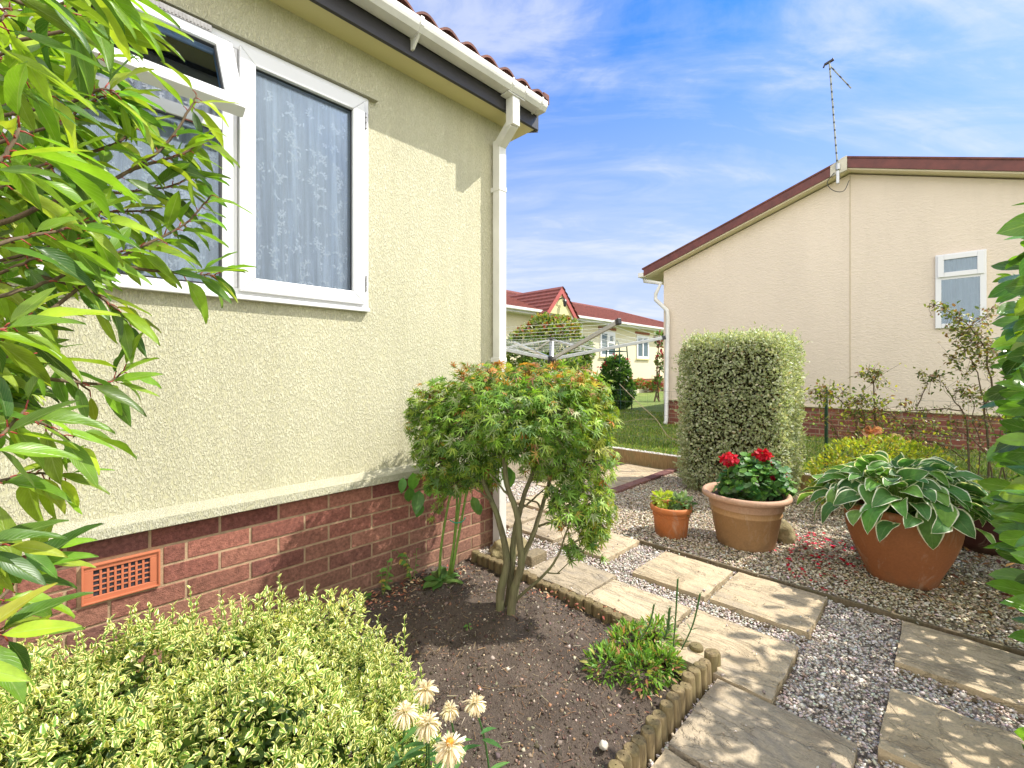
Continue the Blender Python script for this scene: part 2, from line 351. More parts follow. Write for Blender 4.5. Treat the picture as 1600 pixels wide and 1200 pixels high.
def t_maple():
    angs = [-118, -78, -40, 0, 40, 78, 118]; ln = [.42, .74, .95, 1., .95, .74, .42]
    pts = [(0, 0)]
    for i, (a, l) in enumerate(zip(angs, ln)):
        a0 = math.radians(a)
        pts.append((l*.55*math.sin(a0 - .13), l*.55*math.cos(a0 - .13))); pts.append((l*math.sin(a0), l*math.cos(a0))); pts.append((l*.55*math.sin(a0 + .13), l*.55*math.cos(a0 + .13)))
        if i < 6:
            b = math.radians((a + angs[i+1])/2); pts.append((.2*math.sin(b), .2*math.cos(b)))
    vs = [(x, y, -.28*(x*x + y*y) + (.04 if (i % 4 == 0 and i) else 0)) for i, (x, y) in enumerate(pts)]; fs = []
    for i in range(7):
        k = 1 + i*4; prev = k - 1 if i else 0; nxt = k + 3 if i < 6 else 0
        f = [0] + ([prev] if prev else []) + [k, k+1, k+2] + ([nxt] if nxt else []); fs.append(tuple(f[::-1]))
    return np.array(vs), fs, np.array([(.5 + .3*v[0], .5 + .3*v[1]) for v in vs])
def t_round(lobes=7, r0=.5):
    n = 21; vs = [(0, .45, -.04)]
    for k in range(n):
        a = 2*math.pi*k/n; r = r0*(1 + .07*math.cos(a*lobes)); vs.append((r*math.sin(a), .45 - r*math.cos(a)*1., .05*math.cos(a*lobes) + .06))
    return np.array(vs), [(0, 1 + (k+1) % n, 1 + k) for k in range(n)], np.array([(.5, .5)] + [(.9, .5)]*n)
def t_hosta():
    na, nl = 6, 10; vs, uv, fs = [], [], []
    for j in range(nl + 1):
        t = j/nl; w = .34*math.sin(math.pi*t**.62)**.72 if 0 < t < 1 else .0
        for i in range(-3, 4):
            k = i/3; back = -.10*abs(k)*(1 - t)**3*2 if t < .5 else 0
            vs.append((k*w, t + back, .10*abs(k)**1.5*w*2 + .10*math.sin(math.pi*t)*1. - .30*t*t + .018*math.sin(t*14 + i*2)*abs(k))); uv.append((.5 + .5*k, t))
    c = 7
    for j in range(nl):
        for i in range(na): fs.append((j*c + i, j*c + i + 1, (j+1)*c + i + 1, (j+1)*c + i))
    return np.array(vs), fs, np.array(uv)
def t_blade(w=.06): return np.array([(-w/2,0,0), (w/2,0,0), (w*.3,.6,-.08), (-w*.3,.6,-.08), (0,1,-.25)], float), [(0,1,2,3), (3,2,4)], np.array([(.5,0),(.5,0),(.5,.6),(.5,.6),(.5,1)], float)
def t_octa():
    return np.array([(.5,0,0),(-.5,0,0),(0,.5,0),(0,-.5,0),(0,0,.5),(0,0,-.5)], float), [(0,2,4),(2,1,4),(1,3,4),(3,0,4),(2,0,5),(1,2,5),(3,1,5),(0,3,5)], np.zeros((6, 2))
def t_petal(w=.2): return np.array([(0,0,0),(-w/2,.6,.05),(w/2,.6,.05),(-w*.3,1,-.05),(w*.3,1,-.05)], float), [(0,2,1),(1,2,4,3)], np.array([(.5,0),(.2,.6),(.8,.6),(.4,1),(.6,1)], float)
T = dict(photinia=t_leaf(.28, 2, 8, .30, .24, .46, .6), maple=t_maple(), eu=t_small(.58, .3, .15), tiny=t_tiny(.55), hosta=t_hosta(), laurel=t_leaf(.46, 2, 7, .10, .10, .56), ovate=t_leaf(.55, 2, 5, .15, .2, .42),
         lance=t_leaf(.2, 2, 4, .15, .25, .45), round=t_round(), blade=t_blade(), octa=t_octa(), petal=t_petal(), small=t_small(.45, .2, .2), broad=t_leaf(.5, 4, 8, .1, .45, .6, 1.))
def unit(a): return a/np.maximum(1e-9, np.linalg.norm(a, axis=-1, keepdims=True))
class Leaves:
    def __init__(s, tmpl): s.t = T[tmpl]; s.a = []
    def add(s, P, F, N, S, C):
        P = np.atleast_2d(np.array(P, float)); n = len(P)
        F = np.broadcast_to(np.array(F, float), (n, 3)); N = np.broadcast_to(np.array(N, float), (n, 3))
        S = np.array(S, float)
        if S.ndim == 0: S = np.full((n, 3), float(S))
        elif S.ndim == 1: S = np.repeat(S[:, None], 3, 1) if len(S) == n else np.broadcast_to(S, (n, 3))
        s.a.append((P, F, N, S, np.broadcast_to(np.array(C, float), (n, 3)))); return s
    def build(s, name, mat, parent=None, smooth=True):
        P, F, N, S, C = [np.concatenate(x) for x in zip(*s.a)]; n = len(P)
        f = unit(F); x = np.cross(f, N); bad = np.linalg.norm(x, axis=1) < 1e-4; x[bad] = np.cross(f[bad], [.3, .5, .81]); x = unit(x); z = np.cross(x, f)
        tv, tf, tu = s.t; k = len(tv); sv = tv[None]*S[:, None, :]
        V = P[:, None] + sv[..., 0:1]*x[:, None] + sv[..., 1:2]*f[:, None] + sv[..., 2:3]*z[:, None]
        V = V.reshape(-1, 3)
        if parent is not None: V = V - np.array(root_loc(parent))
        loops = np.concatenate([np.array(q) for q in tf]); tot = np.array([len(q) for q in tf])
        li = (loops[None] + (np.arange(n)*k)[:, None]).ravel(); lt = np.tile(tot, n); ls = np.concatenate([[0], np.cumsum(lt)[:-1]])
        me = bpy.data.meshes.new(name); me.vertices.add(len(V)); me.vertices.foreach_set('co', V.astype('f').ravel())
        me.loops.add(len(li)); me.loops.foreach_set('vertex_index', li.astype('i')); me.polygons.add(len(lt))
        me.polygons.foreach_set('loop_start', ls.astype('i')); me.polygons.foreach_set('loop_total', lt.astype('i'))
        uvl = me.uv_layers.new(name='UVMap'); uvl.data.foreach_set('uv', np.tile(tu[loops], (n, 1)).astype('f').ravel())
        a = me.color_attributes.new('Col', 'FLOAT_COLOR', 'POINT')
        a.data.foreach_set('color', np.repeat(np.concatenate([C, np.ones((n, 1))], 1), k, 0).astype('f').ravel())
        me.update(calc_edges=True); me.validate()
        o = bpy.data.objects.new(name, me); COL.objects.link(o); me.materials.append(mat); o.parent = parent
        if smooth: me.shade_smooth()
        return o
def pal(n, cols, w=None, jit=.12):
    c = np.array(cols)[rng.choice(len(cols), n, p=w)]; return np.clip(c*(1 + rng.normal(0, jit, (n, 1))) * (1 + rng.normal(0, jit*.4, (n, 3))), 0.005, 1)
def blob_pts(blobs, n, depth=.3, keep=.80):   # points in a shell of a union of ellipsoids, with outward normals
    B = np.array(blobs, float); A = (B[:, 3]*B[:, 4] + B[:, 4]*B[:, 5] + B[:, 3]*B[:, 5]); idx = rng.choice(len(B), n*2, p=A/A.sum())
    d = unit(rng.normal(size=(n*2, 3))); r = 1 - depth*rng.random(n*2)**1.5; b = B[idx]
    P = b[:, :3] + d*b[:, 3:]*r[:, None]; ok = np.ones(len(P), bool)
    for i, q in enumerate(B):
        ok &= ~((np.linalg.norm((P - q[:3])/q[3:], axis=1) < keep) & (idx != i))
    Nn = unit(d/b[:, 3:]); return P[ok][:n], Nn[ok][:n]
def rnd(n, s=1.): return rng.normal(0, s, (n, 3))

# ------------------------------------------------------------ world, camera, sun
w = bpy.data.worlds.new("World"); SC.world = w; w.use_nodes = True; nt = w.node_tree
bg = nt.nodes['Background']; sky = nd(nt, 'ShaderNodeTexSky', sky_type='NISHITA')
TS = Vector((1.1, -1., 1.8)).normalized()
sky.sun_disc = False; sky.sun_elevation = math.asin(TS.z); sky.sun_rotation = math.atan2(TS.x, TS.y); sky.air_density = 1.; sky.dust_density = .6; sky.ozone_density = 2.5
tc = nd(nt, 'ShaderNodeTexCoord'); mp = nd(nt, 'ShaderNodeMapping'); lk(nt, tc.outputs['Generated'], mp.inputs[0])
sx = nd(nt, 'ShaderNodeSeparateXYZ'); lk(nt, tc.outputs['Generated'], sx.inputs[0])
zc = math_(nt, 'MAXIMUM', sx.outputs[2], .0)
px_ = math_(nt, 'DIVIDE', sx.outputs[0], math_(nt, 'ADD', zc, .22)); py_ = math_(nt, 'DIVIDE', sx.outputs[1], math_(nt, 'ADD', zc, .22))
ca_ = math_(nt, 'SUBTRACT', math_(nt, 'MULTIPLY', px_, CA), math_(nt, 'MULTIPLY', py_, SA)); cb_ = math_(nt, 'ADD', math_(nt, 'MULTIPLY', px_, SA), math_(nt, 'MULTIPLY', py_, CA))
cb = nd(nt, 'ShaderNodeCombineXYZ'); lk(nt, math_(nt, 'ADD', ca_, math_(nt, 'MULTIPLY', cb_, .25)), cb.inputs[0]); lk(nt, cb_, cb.inputs[1])
m2 = nd(nt, 'ShaderNodeMapping'); m2.inputs['Rotation'].default_value = (0, 0, 0); m2.inputs['Scale'].default_value = (.8, 1.9, 1); m2.inputs['Location'].default_value = (2.3, 1.4, 0); lk(nt, cb.outputs[0], m2.inputs[0])
n1 = noise(nt, m2.outputs[0], .9, 9, .60, .9); n2 = noise(nt, m2.outputs[0], 2.6, 9, .62, 1.3)
cl = math_(nt, 'ADD', math_(nt, 'MULTIPLY', n1, .7), math_(nt, 'MULTIPLY', n2, .3))
fac = ramp(nt, cl, [(.41, (0,)*3), (.49, (.22,)*3), (.58, (.75,)*3), (.66, (1.,)*3)])
hz = ramp(nt, zc, [(.0, (.95,)*3), (.18, (.80,)*3), (.37, (.44,)*3), (.60, (.0,)*3)])
skc = mix(nt, 1., sky.outputs[0], (.36, .90, 1.62), 'MULTIPLY')
skc = mix(nt, hz, skc, (3.9, 4.25, 5.5))
cf = math_(nt, 'MULTIPLY', fac, .75)
skc = mix(nt, cf, skc, (5.4, 5.6, 6.1))
# unseen bright cloud, added behind the camera to lift fill light on shaded walls
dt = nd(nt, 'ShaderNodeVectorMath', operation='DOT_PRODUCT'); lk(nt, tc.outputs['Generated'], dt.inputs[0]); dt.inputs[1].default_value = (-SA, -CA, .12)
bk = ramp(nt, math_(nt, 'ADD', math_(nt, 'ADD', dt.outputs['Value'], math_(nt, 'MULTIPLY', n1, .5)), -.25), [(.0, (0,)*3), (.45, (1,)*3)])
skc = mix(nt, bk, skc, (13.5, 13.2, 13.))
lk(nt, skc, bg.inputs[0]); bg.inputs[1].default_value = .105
cd = bpy.data.cameras.new('camera'); co = bpy.data.objects.new('camera', cd); COL.objects.link(co); SC.camera = co
cd.sensor_width = 36; cd.lens = 36*FPX/1600; cd.shift_y = -(600 - HZ)/1600; cd.clip_start = .02; cd.clip_end = 3000
co.location = (0, 0, CAMZ); co.rotation_euler = (math.pi/2, 0, math.atan2(CA, SA) - math.pi/2)
sd = bpy.data.lights.new('sun', 'SUN'); so = bpy.data.objects.new('sun', sd); COL.objects.link(so)
sd.energy = 4.1; sd.angle = math.radians(.5); sd.color = (1, .95, .86); so.rotation_euler = TS.to_track_quat('Z', 'Y').to_euler(); so.location = (0, 0, 20)
SC.view_settings.view_transform = 'Standard'; SC.view_settings.look = 'None'; SC.view_settings.exposure = .74
SC.cycles.use_denoising = True; SC.cycles.max_bounces = 8; SC.cycles.transparent_max_bounces = 16; SC.cycles.sample_clamp_indirect = 6

# ------------------------------------------------------------ ground
def ground_mat(name, cols, sc=60., bm=.01):
    m, nt, bs = new_mat(name); v = geo(nt); vc = voro(nt, v, sc, out='Color'); sp = nd(nt, 'ShaderNodeSeparateXYZ'); lk(nt, vc, sp.inputs[0])
    c = ramp(nt, sp.outputs[0], cols); lk(nt, mix(nt, .4, c, ramp(nt, noise(nt, v, 3, 5), [(.3, (.6,)*3), (.7, (1.1,)*3)]), 'MULTIPLY'), bs.inputs['Base Color'])
    bs.inputs['Roughness'].default_value = .9; bump(nt, bs, math_(nt, 'MULTIPLY', voro(nt, v, sc), -1.), bm); return m
M['g_path'] = ground_mat('chipping_bed', [(0, (.26, .21, .17)), (.5, (.42, .35, .28)), (1, (.6, .52, .43))], 70)
M['g_bed'] = ground_mat('pea_gravel_bed', [(0, (.13, .10, .06)), (.5, (.3, .24, .15)), (1, (.46, .39, .26))], 90)
def lawn_mat():
    m, nt, bs = new_mat('lawn_turf'); v = geo(nt); n = noise(nt, v, 1.3, 6, .6); n2 = noise(nt, v, 60, 4)
    c = ramp(nt, n, [(.3, (.12, .19, .03)), (.55, (.20, .27, .05)), (.75, (.32, .32, .09))])
    lk(nt, mix(nt, .6, c, ramp(nt, n2, [(.3, (.5,)*3), (.7, (1.2,)*3)]), 'MULTIPLY'), bs.inputs['Base Color']); bs.inputs['Roughness'].default_value = .9; bump(nt, bs, n2, .03); return m
M['lawn'] = lawn_mat()
def soil_mat():
    m, nt, bs = new_mat('garden_soil'); v = geo(nt); n = noise(nt, v, 6, 8, .7); n2 = noise(nt, v, 110, 5, .7)
    c = ramp(nt, n, [(.35, (.080, .058, .044)), (.65, (.145, .108, .082))]); c = mix(nt, .7, c, ramp(nt, n2, [(.3, (.45,)*3), (.7, (1.3,)*3)]), 'MULTIPLY')
    lk(nt, c, bs.inputs['Base Color']); bs.inputs['Roughness'].default_value = .95; bump(nt, bs, n2, .012); return m
M['soil'] = soil_mat()
def sheet(name, x0, x1, y0, y1, z, mat, nx=1, ny=1, amp=0., fn=None):
    b = MB(); vs = []
    for j in range(ny + 1):
        for i in range(nx + 1):
            x = x0 + (x1 - x0)*i/nx; y = y0 + (y1 - y0)*j/ny; zz = z
            if amp: zz += amp*(mnoise.fractal((x*7, y*7, 3.), .8, 2., 4))
            if fn: zz += fn(x, y)
            vs.append((x, y, zz))
    b.add(vs, [(j*(nx+1) + i, j*(nx+1) + i + 1, (j+1)*(nx+1) + i + 1, (j+1)*(nx+1) + i) for j in range(ny) for i in range(nx)])
    return struct(b.build(name, mat, smooth=True))
sheet('ground', -900, 900, -900, 900, -.08, M['lawn'])
sheet('path', 1.80, 2.70, -7, 9, -.024, M['g_path']); sheet('path', -6, 1.80, -7, .655, -.024, M['g_path']); sheet('path', 2.70, 3.40, 2.2, 9, .002, M['g_path'])
sheet('gravel_bed', 2.70, 4.93, -7, 9, -.004, M['g_bed'], 60, 160, .018)
def lawn_z(x, y): return .17 + .14*min(1, max(0, (x - 7)/12))
b = MB(); xs = [4.96, 5.3, 6, 7, 9, 12, 16, 20, 40, 90, 300]
b.add([(x, y, lawn_z(x, y)) for x in xs for y in (-300, 300)], [(2*i, 2*i + 2, 2*i + 3, 2*i + 1) for i in range(len(xs) - 1)])
struct(b.build('lawn', M['lawn']))
def soil_h(x, y):
    d = math.hypot(x - 1.5, y - 1.5); return .035*math.exp(-(d/.28)**2) - .028*min(1, max(0, (x - 1.58)/.14)) - .03*min(1, max(0, (.86 - y)/.14)) + .012*math.sin(x*5)*math.cos(y*4)
sheet('soil', -2.2, 1.785,   .67, 2.13, .012, M['soil'], 150, 60, .022, soil_h)
sheet('soil', -6, 1.80, .655, 2.2, -.078, M['soil'])
# lawn blades near the edge
n = 46000; x = 4.98 + 4.5*rng.random(n)**1.6; y = rng.uniform(-1.5, 6.5, n); P = np.stack([x, y, np.array([lawn_z(a, 0) for a in x])], 1)
Lv = Leaves('blade').add(P, rnd(n, .35) + [0, 0, 1], rnd(n), rng.uniform(.02, .05, n)[:, None]*[6, 1, 1]*[1, 1, 1], pal(n, [(.18, .29, .04), (.26, .36, .05), (.38, .38, .12), (.12, .2, .03)]))
tag(Lv.build('grass', L['blade'], smooth=False), 'short mown grass of the raised lawn beside the neighbouring house', 'grass', kind='stuff')

# slabs -------------------------------------------------------
slabs = [
 (2.245, 2.647, .868, 1.262, 'sandstone slab left of the tan pot, touching the thin timber strip'),
 (2.25, 2.66, .433, .843, 'sandstone slab with pale leaf shadows on its right end, in front of the tan pot'),
 (1.705, 2.108, .436, .848, 'sandstone slab beside the outer corner of the log edging, cracked lengthwise'),
 (1.84, 2.10, .875, 1.292, 'worn sandstone slab behind the low green plant, against the log edging'),
 (1.84, 2.15, 1.305, 1.70, 'sandstone slab right of the maple trunk, running up to the broken kerb stone'),
 (2.30, 2.69, 1.46, 1.83, 'sandstone slab in pale gravel under the right side of the maple crown'),
 (2.29, 2.69, 2.27, 2.67, 'slab beyond the white downpipe, seen between the maple stems'),
 (2.75, 3.15, 2.27, 2.67, 'farther slab seen between the maple stems, behind another slab'),
 (2.30, 2.70, 2.72, 3.12, 'slab at the back end of the near house, mostly hidden by the maple'),
 (1.29, 1.685, .20, .605, 'mottled sandstone slab at the bottom centre beside the row of upright logs'),
 (.87, 1.27, .20, .605, 'slab cut by the bottom edge of the picture below the upright logs'),
 (2.265, 2.655, -.25, .153, 'dark shaded slab at the right edge, below the big brown pot'),
 (1.715, 2.07, -.25, .153, 'shaded slab in the bottom right corner'),
 (3.35, 4.04, 2.30, 2.95, 'buff slab near the foot of the rotary clothes dryer'),
 (4.06, 4.85, 2.30, 2.80, 'far buff paving slab against the raised timber edge'),
 (2.30, 2.69, 1.87, 2.23, 'slab in shade directly behind the maple stems')]
for x0, x1, y0, y1, lab in slabs:
    t0 = .032 if x0 < 3 else .02
    b = MB(); nx, ny = 14, 14; cx, cy = (x0 + x1)/2, (y0 + y1)/2; vs = []
    sd_ = random.random()*50
    def edge(x, y):
        fx = (x - cx)/((x1 - x0)/2); fy = (y - cy)/((y1 - y0)/2)
        e = mnoise.fractal((x*9 + sd_, y*9, sd_), 1, 2, 4)*.007
        return x + (e if abs(fx) > .99 else 0), y + (e if abs(fy) > .99 else 0)
    for j in range(ny + 1):
        for i in range(nx + 1):
            x, y = edge(x0 + (x1 - x0)*i/nx, y0 + (y1 - y0)*j/ny)
            z = t0 + .003*mnoise.fractal((x*6, y*14, sd_), 1, 2, 4) - (.004 if i in (0, nx) or j in (0, ny) else 0)
            vs.append((x, y, z))
    k = nx + 1; fs = [(j*k + i, j*k + i + 1, (j+1)*k + i + 1, (j+1)*k + i) for j in range(ny) for i in range(nx)]
    ring = [i for i in range(k)] + [j*k + nx for j in range(1, ny + 1)] + [ny*k + i for i in range(nx - 1, -1, -1)] + [j*k for j in range(ny - 1, 0, -1)]
    base = len(vs); vs += [(vs[i][0], vs[i][1], -.02) for i in ring]; m_ = len(ring)
    fs += [(ring[(i+1) % m_], ring[i], base + i, base + (i+1) % m_) for i in range(m_)]
    b.add([(v[0] - cx, v[1] - cy, v[2]) for v in vs], fs); o = b.build('paving_slab', M['slab'], smooth=False); o.location = (cx, cy, 0)
    tag(o, lab, 'paving slab', 'sandstone paving slabs')
def in_slab(P, mg=.006):
    r = np.zeros(len(P), bool)
    for x0, x1, y0, y1, _ in slabs: r |= (P[:, 0] > x0 - mg) & (P[:, 0] < x1 + mg) & (P[:, 1] > y0 - mg) & (P[:, 1] < y1 + mg)
    return r
def stones(name, lab, n, x0, x1, y0, y1, z, size, cols, wts, dens_pow=1.):
    P = np.stack([rng.uniform(x0, x1, n), rng.uniform(y0, y1, n), np.zeros(n)], 1)
    P = P[~in_slab(P) & ~((P[:, 0] < 1.82) & (P[:, 1] > .625))]; n = len(P); P[:, 2] = z + rng.uniform(-.002, .009, n)
    s = size*rng.lognormal(0, .28, n); S = np.stack([s*1.0, s*rng.uniform(.9, 1.5, n), s*rng.uniform(.35, .6, n)], 1)
    F = rnd(n)*[1, 1, .25]; N = rnd(n, .35) + [0, 0, 1]
    o = Leaves('octa').add(P, F, N, S, pal(n, cols, wts, .14)).build(name, M['stone_bits'], smooth=False); return tag(o, lab, 'gravel', kind='stuff')
pinkish = [(.66, .59, .52), (.56, .49, .43), (.42, .36, .31), (.78, .72, .65), (.58, .46, .35), (.26, .22, .19)]
buff = [(.66, .56, .42), (.52, .42, .29), (.78, .71, .60), (.20, .16, .11), (.10, .085, .07), (.44, .33, .17)]
stones('path_gravel', 'pinkish grey stone chippings between the sandstone slabs', 76000, 1.1, 2.69, -1.3, 2.3, .003, .0112, pinkish, [.32, .24, .13, .18, .10, .03])
stones('far_gravel', 'pale chippings behind the corner of the near house', 14000, 2.12, 3.35, 2.2, 4.6, .0, .017, pinkish, [.34, .2, .1, .22, .1, .04])
stones('bed_gravel', 'buff pea gravel around the plant pots', 80000, 2.72, 4.92, -1.4, 2.28, .006, .0125, buff, [.34, .2, .26, .08, .03, .09])
# stray chippings lying on the slabs
n = 420; k = rng.integers(0, len(slabs), n); q = np.array([a[:4] for a in slabs])[k]; u = rng.random((n, 2)); u = np.where(u < .5, u*u*2, 1 - (1 - u)**2*2)
P = np.stack([q[:, 0] + (q[:, 1] - q[:, 0])*u[:, 0], q[:, 2] + (q[:, 3] - q[:, 2])*u[:, 1], np.full(n, .037)], 1); s_ = .007*rng.lognormal(0, .35, n)
tag(Leaves('octa').add(P, rnd(n), rnd(n, .3) + [0, 0, 1], np.stack([s_, s_*1.3, s_*.6], 1), pal(n, pinkish)).build('stray_chippings', M['stone_bits'], smooth=False), 'loose stone chips scattered on top of the sandstone slabs', 'gravel', kind='stuff')
# litter
def litter(name, lab, n, region, size, cols, tm='small', flat=.25, z=.012):
    x0, x1, y0, y1 = region; P = np.stack([rng.uniform(x0, x1, n), rng.uniform(y0, y1, n), np.full(n, z) + rng.random(n)*.01], 1)
    o = Leaves(tm).add(P, rnd(n)*[1, 1, flat], rnd(n, .5) + [0, 0, 1], rng.uniform(.6, 1.3, n)*size, pal(n, cols)).build(name, M['straw'], smooth=False)
    return tag(o, lab, 'litter', kind='stuff')
def gauss_stuff(name, lab, pts, n, spread, size, cols, z=.016, tm='petal', cat='petals'):
    C = np.array([tuple(pix(*p))[:2] for p in pts]); k = rng.choice(len(C), n); P = np.zeros((n, 3)); P[:, :2] = C[k] + rng.normal(0, spread, (n, 2)); P[:, 2] = z + rng.random(n)*.006
    o = Leaves(tm).add(P, rnd(n)*[1, 1, .2], rnd(n, .3) + [0, 0, 1], rng.uniform(.6, 1.3, n)*size*1., pal(n, cols)).build(name, M['petal'], smooth=False)
    return tag(o, lab, cat, kind='stuff')
T['petal3'] = t_petal(.15)
T['petal2'] = (np.array([(0,0,0),(-.35,.5,.05),(.35,.5,.05),(-.2,1,.1),(.2,1,.1)], float), [(0,2,1),(1,2,4,3)], np.zeros((5, 2)))
gauss_stuff('fallen_petals', 'red geranium petals scattered on the gravel right of the tan pot', [(1240, 850), (1265, 845), (1290, 858), (1250, 870), (1320, 850), (1270, 900), (1300, 880), (1340, 870)], 260, .085, .021, [(.55, .01, .03), (.65, .03, .08), (.35, .01, .02)], tm='petal2')
litter('dry_leaves', 'dry brown leaves on the gravel by the right hedge', 260, (3.0, 4.4, -.7, .15), .045, [(.22, .08, .04), (.32, .15, .06), (.15, .05, .035), (.4, .22, .08)], z=.02)
# soil crumbs, straw
n = 36000; P = np.stack([rng.uniform(-.3, 1.77, n), rng.uniform(.68, 2.12, n), np.zeros(n)], 1)
P[:, 2] = [.012 + .022*mnoise.fractal((p[0]*7, p[1]*7, 3.), .8, 2., 4) + soil_h(p[0], p[1]) for p in P]
s = .0045*rng.lognormal(0, .55, n); s = np.minimum(s, .022)
o = Leaves('octa').add(P, rnd(n), rnd(n), np.stack([s, s*1.3, s*.9], 1), pal(n, [(.085, .062, .047), (.135, .10, .076), (.23, .18, .13), (.52, .44, .34), (.30, .17, .10)], [.38, .29, .19, .05, .09], .2)).build('soil_crumbs', M['crumbs'], smooth=False)
tag(o, 'dark crumbly soil with pale specks of grit in the maple bed', 'soil', kind='stuff')
T['stick'] = (np.array([(-.03,0,0),(.03,0,0),(.05,1,0),(0,1,.03),(0,0,.05),(-.01,1,0)], float), [(0,1,2,5),(1,4,3,2),(4,0,5,3)], np.zeros((6, 2)))
n = 1500; P = np.stack([rng.uniform(-.1, 1.77, n), rng.uniform(.7, 2.1, n), np.full(n, .01)], 1); P[:, 2] += [.006 + .022*mnoise.fractal((p[0]*7, p[1]*7, 3.), .8, 2., 4) + soil_h(p[0], p[1]) for p in P]
o = Leaves('stick').add(P, rnd(n)*[1, 1, .15], [0, 0, 1], rng.uniform(.008, .035, n), pal(n, [(.42, .28, .15), (.3, .17, .09), (.5, .42, .3)])).build('straw_litter', M['straw'], smooth=False)
tag(o, 'tiny dry straws and twigs strewn on the dark soil', 'litter', kind='stuff')
gauss_stuff('wall_foot_litter', 'red and brown dead leaves along the foot of the brick wall', [(590, 938), (620, 928), (640, 920), (660, 913), (560, 950), (700, 900), (730, 893), (600, 950), (640, 935), (880, 935), (920, 950), (1040, 1010), (860, 930), (960, 965), (1010, 1090), (1040, 1060)], 420, .045, .022, [(.32, .09, .05), (.42, .25, .12), (.5, .4, .24), (.2, .07, .04), (.55, .2, .12)], z=.02, tm='small', cat='litter')

# rocks
def rock(name, c, r, lab, cat='rock', mat=None, seed=0, flat=.7, parent=None):
    import bmesh
    bm = bmesh.new(); bmesh.ops.create_icosphere(bm, subdivisions=3, radius=1)
    for v in bm.verts:
        p = v.co.copy(); d = 1 + .35*mnoise.fractal((p.x*1.3 + seed, p.y*1.3, p.z*1.3), 1, 2, 4)
        v.co = Vector((p.x*r[0]*d, p.y*r[1]*d, p.z*r[2]*d))
    me = bpy.data.meshes.new(name); bm.to_mesh(me); bm.free(); o = link_mesh(name, me, mat or M['rock'], smooth=True); o.location = c
    return tag(o, lab, cat)
rock('rock', (3.42, .80, .055), (.085, .07, .085), 'rounded yellowish rock half hidden behind the tan pot', seed=3)
rock('rock', (1.955, 1.955, .05), (.14, .075, .055), 'rough mossy stone at the foot of the white downpipe', seed=9)
for i, (p, s, l) in enumerate([((865, 1082), .014, 'white square chip of stone on the dark soil'), ((860, 1074), .013, 'orange pebble touching the white stone chip'), ((943, 1165), .02, 'white pebble on the soil near the bottom logs'), ((795, 1048), .018, 'pale pebble on the soil below the maple trunk'), ((758, 922), .016, 'pale pebble left of the maple trunk')]):
    q = pix(*p, .01); rock('pebble', (q.x, q.y, .012), (s*.8, s*.6, s*.5), l, 'pebble', simple('pebble_stone%d' % i, (.55, .5, .42) if i != 1 else (.5, .25, .12), .8, .1), seed=i*3)

# log edging ---------------------------------------------------
def log_edge(p0, p1, n, d, top, lab, jit, tapered):
    r0 = empty('log_edging', (p0[0], p0[1], 0), lab, 'log edging', 'log roll borders of the planting bed')
    for i in range(n):
        t = (i + .5)/n; x = p0[0] + (p1[0] - p0[0])*t + random.uniform(-jit, jit); y = p0[1] + (p1[1] - p0[1])*t + random.uniform(-jit, jit)
        b = MB(); h = top + random.uniform(-.008, .008); r = d/2*random.uniform(.93, 1.06)
        tl = Vector((random.uniform(-.05, .05), random.uniform(-.05, .05), 1))
        prof = [(r, -.06), (r, h - .006), (r*.86, h), (.002, h + .002)]
        b.lathe((x, y, 0), prof, 18); b.v = [(v[0] + tl.x*v[2], v[1] + tl.y*v[2], v[2]) for v in b.v]
        b.build('log', M['log'], r0, sharp=28)
    return r0
log_edge((1.80, 2.10), (1.80, .70), 27, .052, .042, 'low log border between the soil bed and the slabs, running out from the house wall', .003, False)
log_edge((1.785, .645), (.72, .64), 24, .045, .085, 'row of taller upright logs ending the soil bed at the bottom', .004, True)
# timber strip, sleeper, brick edging
tag(MB().box(2.695, 2.712, -1.6, 1.468, -.03, .03).build('edging_board', M['timber'], bevel=.003), 'thin weathered timber strip between the slab path and the buff gravel', 'edging')
b = MB(); b.box(4.90, 4.955, -3.0, 3.6, -.03, .168); tag(b.build('sleeper_edge', M['sleeper'], bevel=.004), 'long tan timber board retaining the raised lawn', 'edging')
n = 2600; P = np.stack([rng.uniform(4.90, 4.99, n), rng.uniform(.2, 3.4, n), np.full(n, .172)], 1)
tag(Leaves('octa').add(P, rnd(n), rnd(n), rng.uniform(.008, .02, n), pal(n, [(.75, .72, .66), (.6, .56, .5)])).build('white_grit', M['stone_bits'], smooth=False), 'strip of white grit along the top of the timber lawn edge', 'gravel', kind='stuff')
be = empty('brick_edging', (4.2, 2.24, 0), 'line of purplish bricks edging the far buff slabs', 'brick edging')
for i in range(6):
    x = 3.62 + i*.225; b = MB(); b.cc = random.choice([(.24, .12, .10), (.30, .15, .12), (.2, .09, .08)]); b.box(x, x + .212, 2.19, 2.285, -.02, .035)
    b.build('brick', M['brick'], be, bevel=.005)
b = MB(); b.cc = (.3, .24, .15); b.box(1.93, 2.07, 1.73, 1.81, -.01, .065); o = b.build('kerb_stone', M['brick'], bevel=.006); tag(o, 'broken flat kerb stone right behind the maple stems', 'stone')
b = MB(); b.cc = (.24, .12, .10)
for k in range(2): b.box(4.25 + k*.24, 4.47 + k*.24, 2.84, 2.95, .0, .07)
tag(b.build('loose_bricks', M['brick'], bevel=.005), 'loose purplish bricks by the timber lawn edge beside the maple', 'bricks')

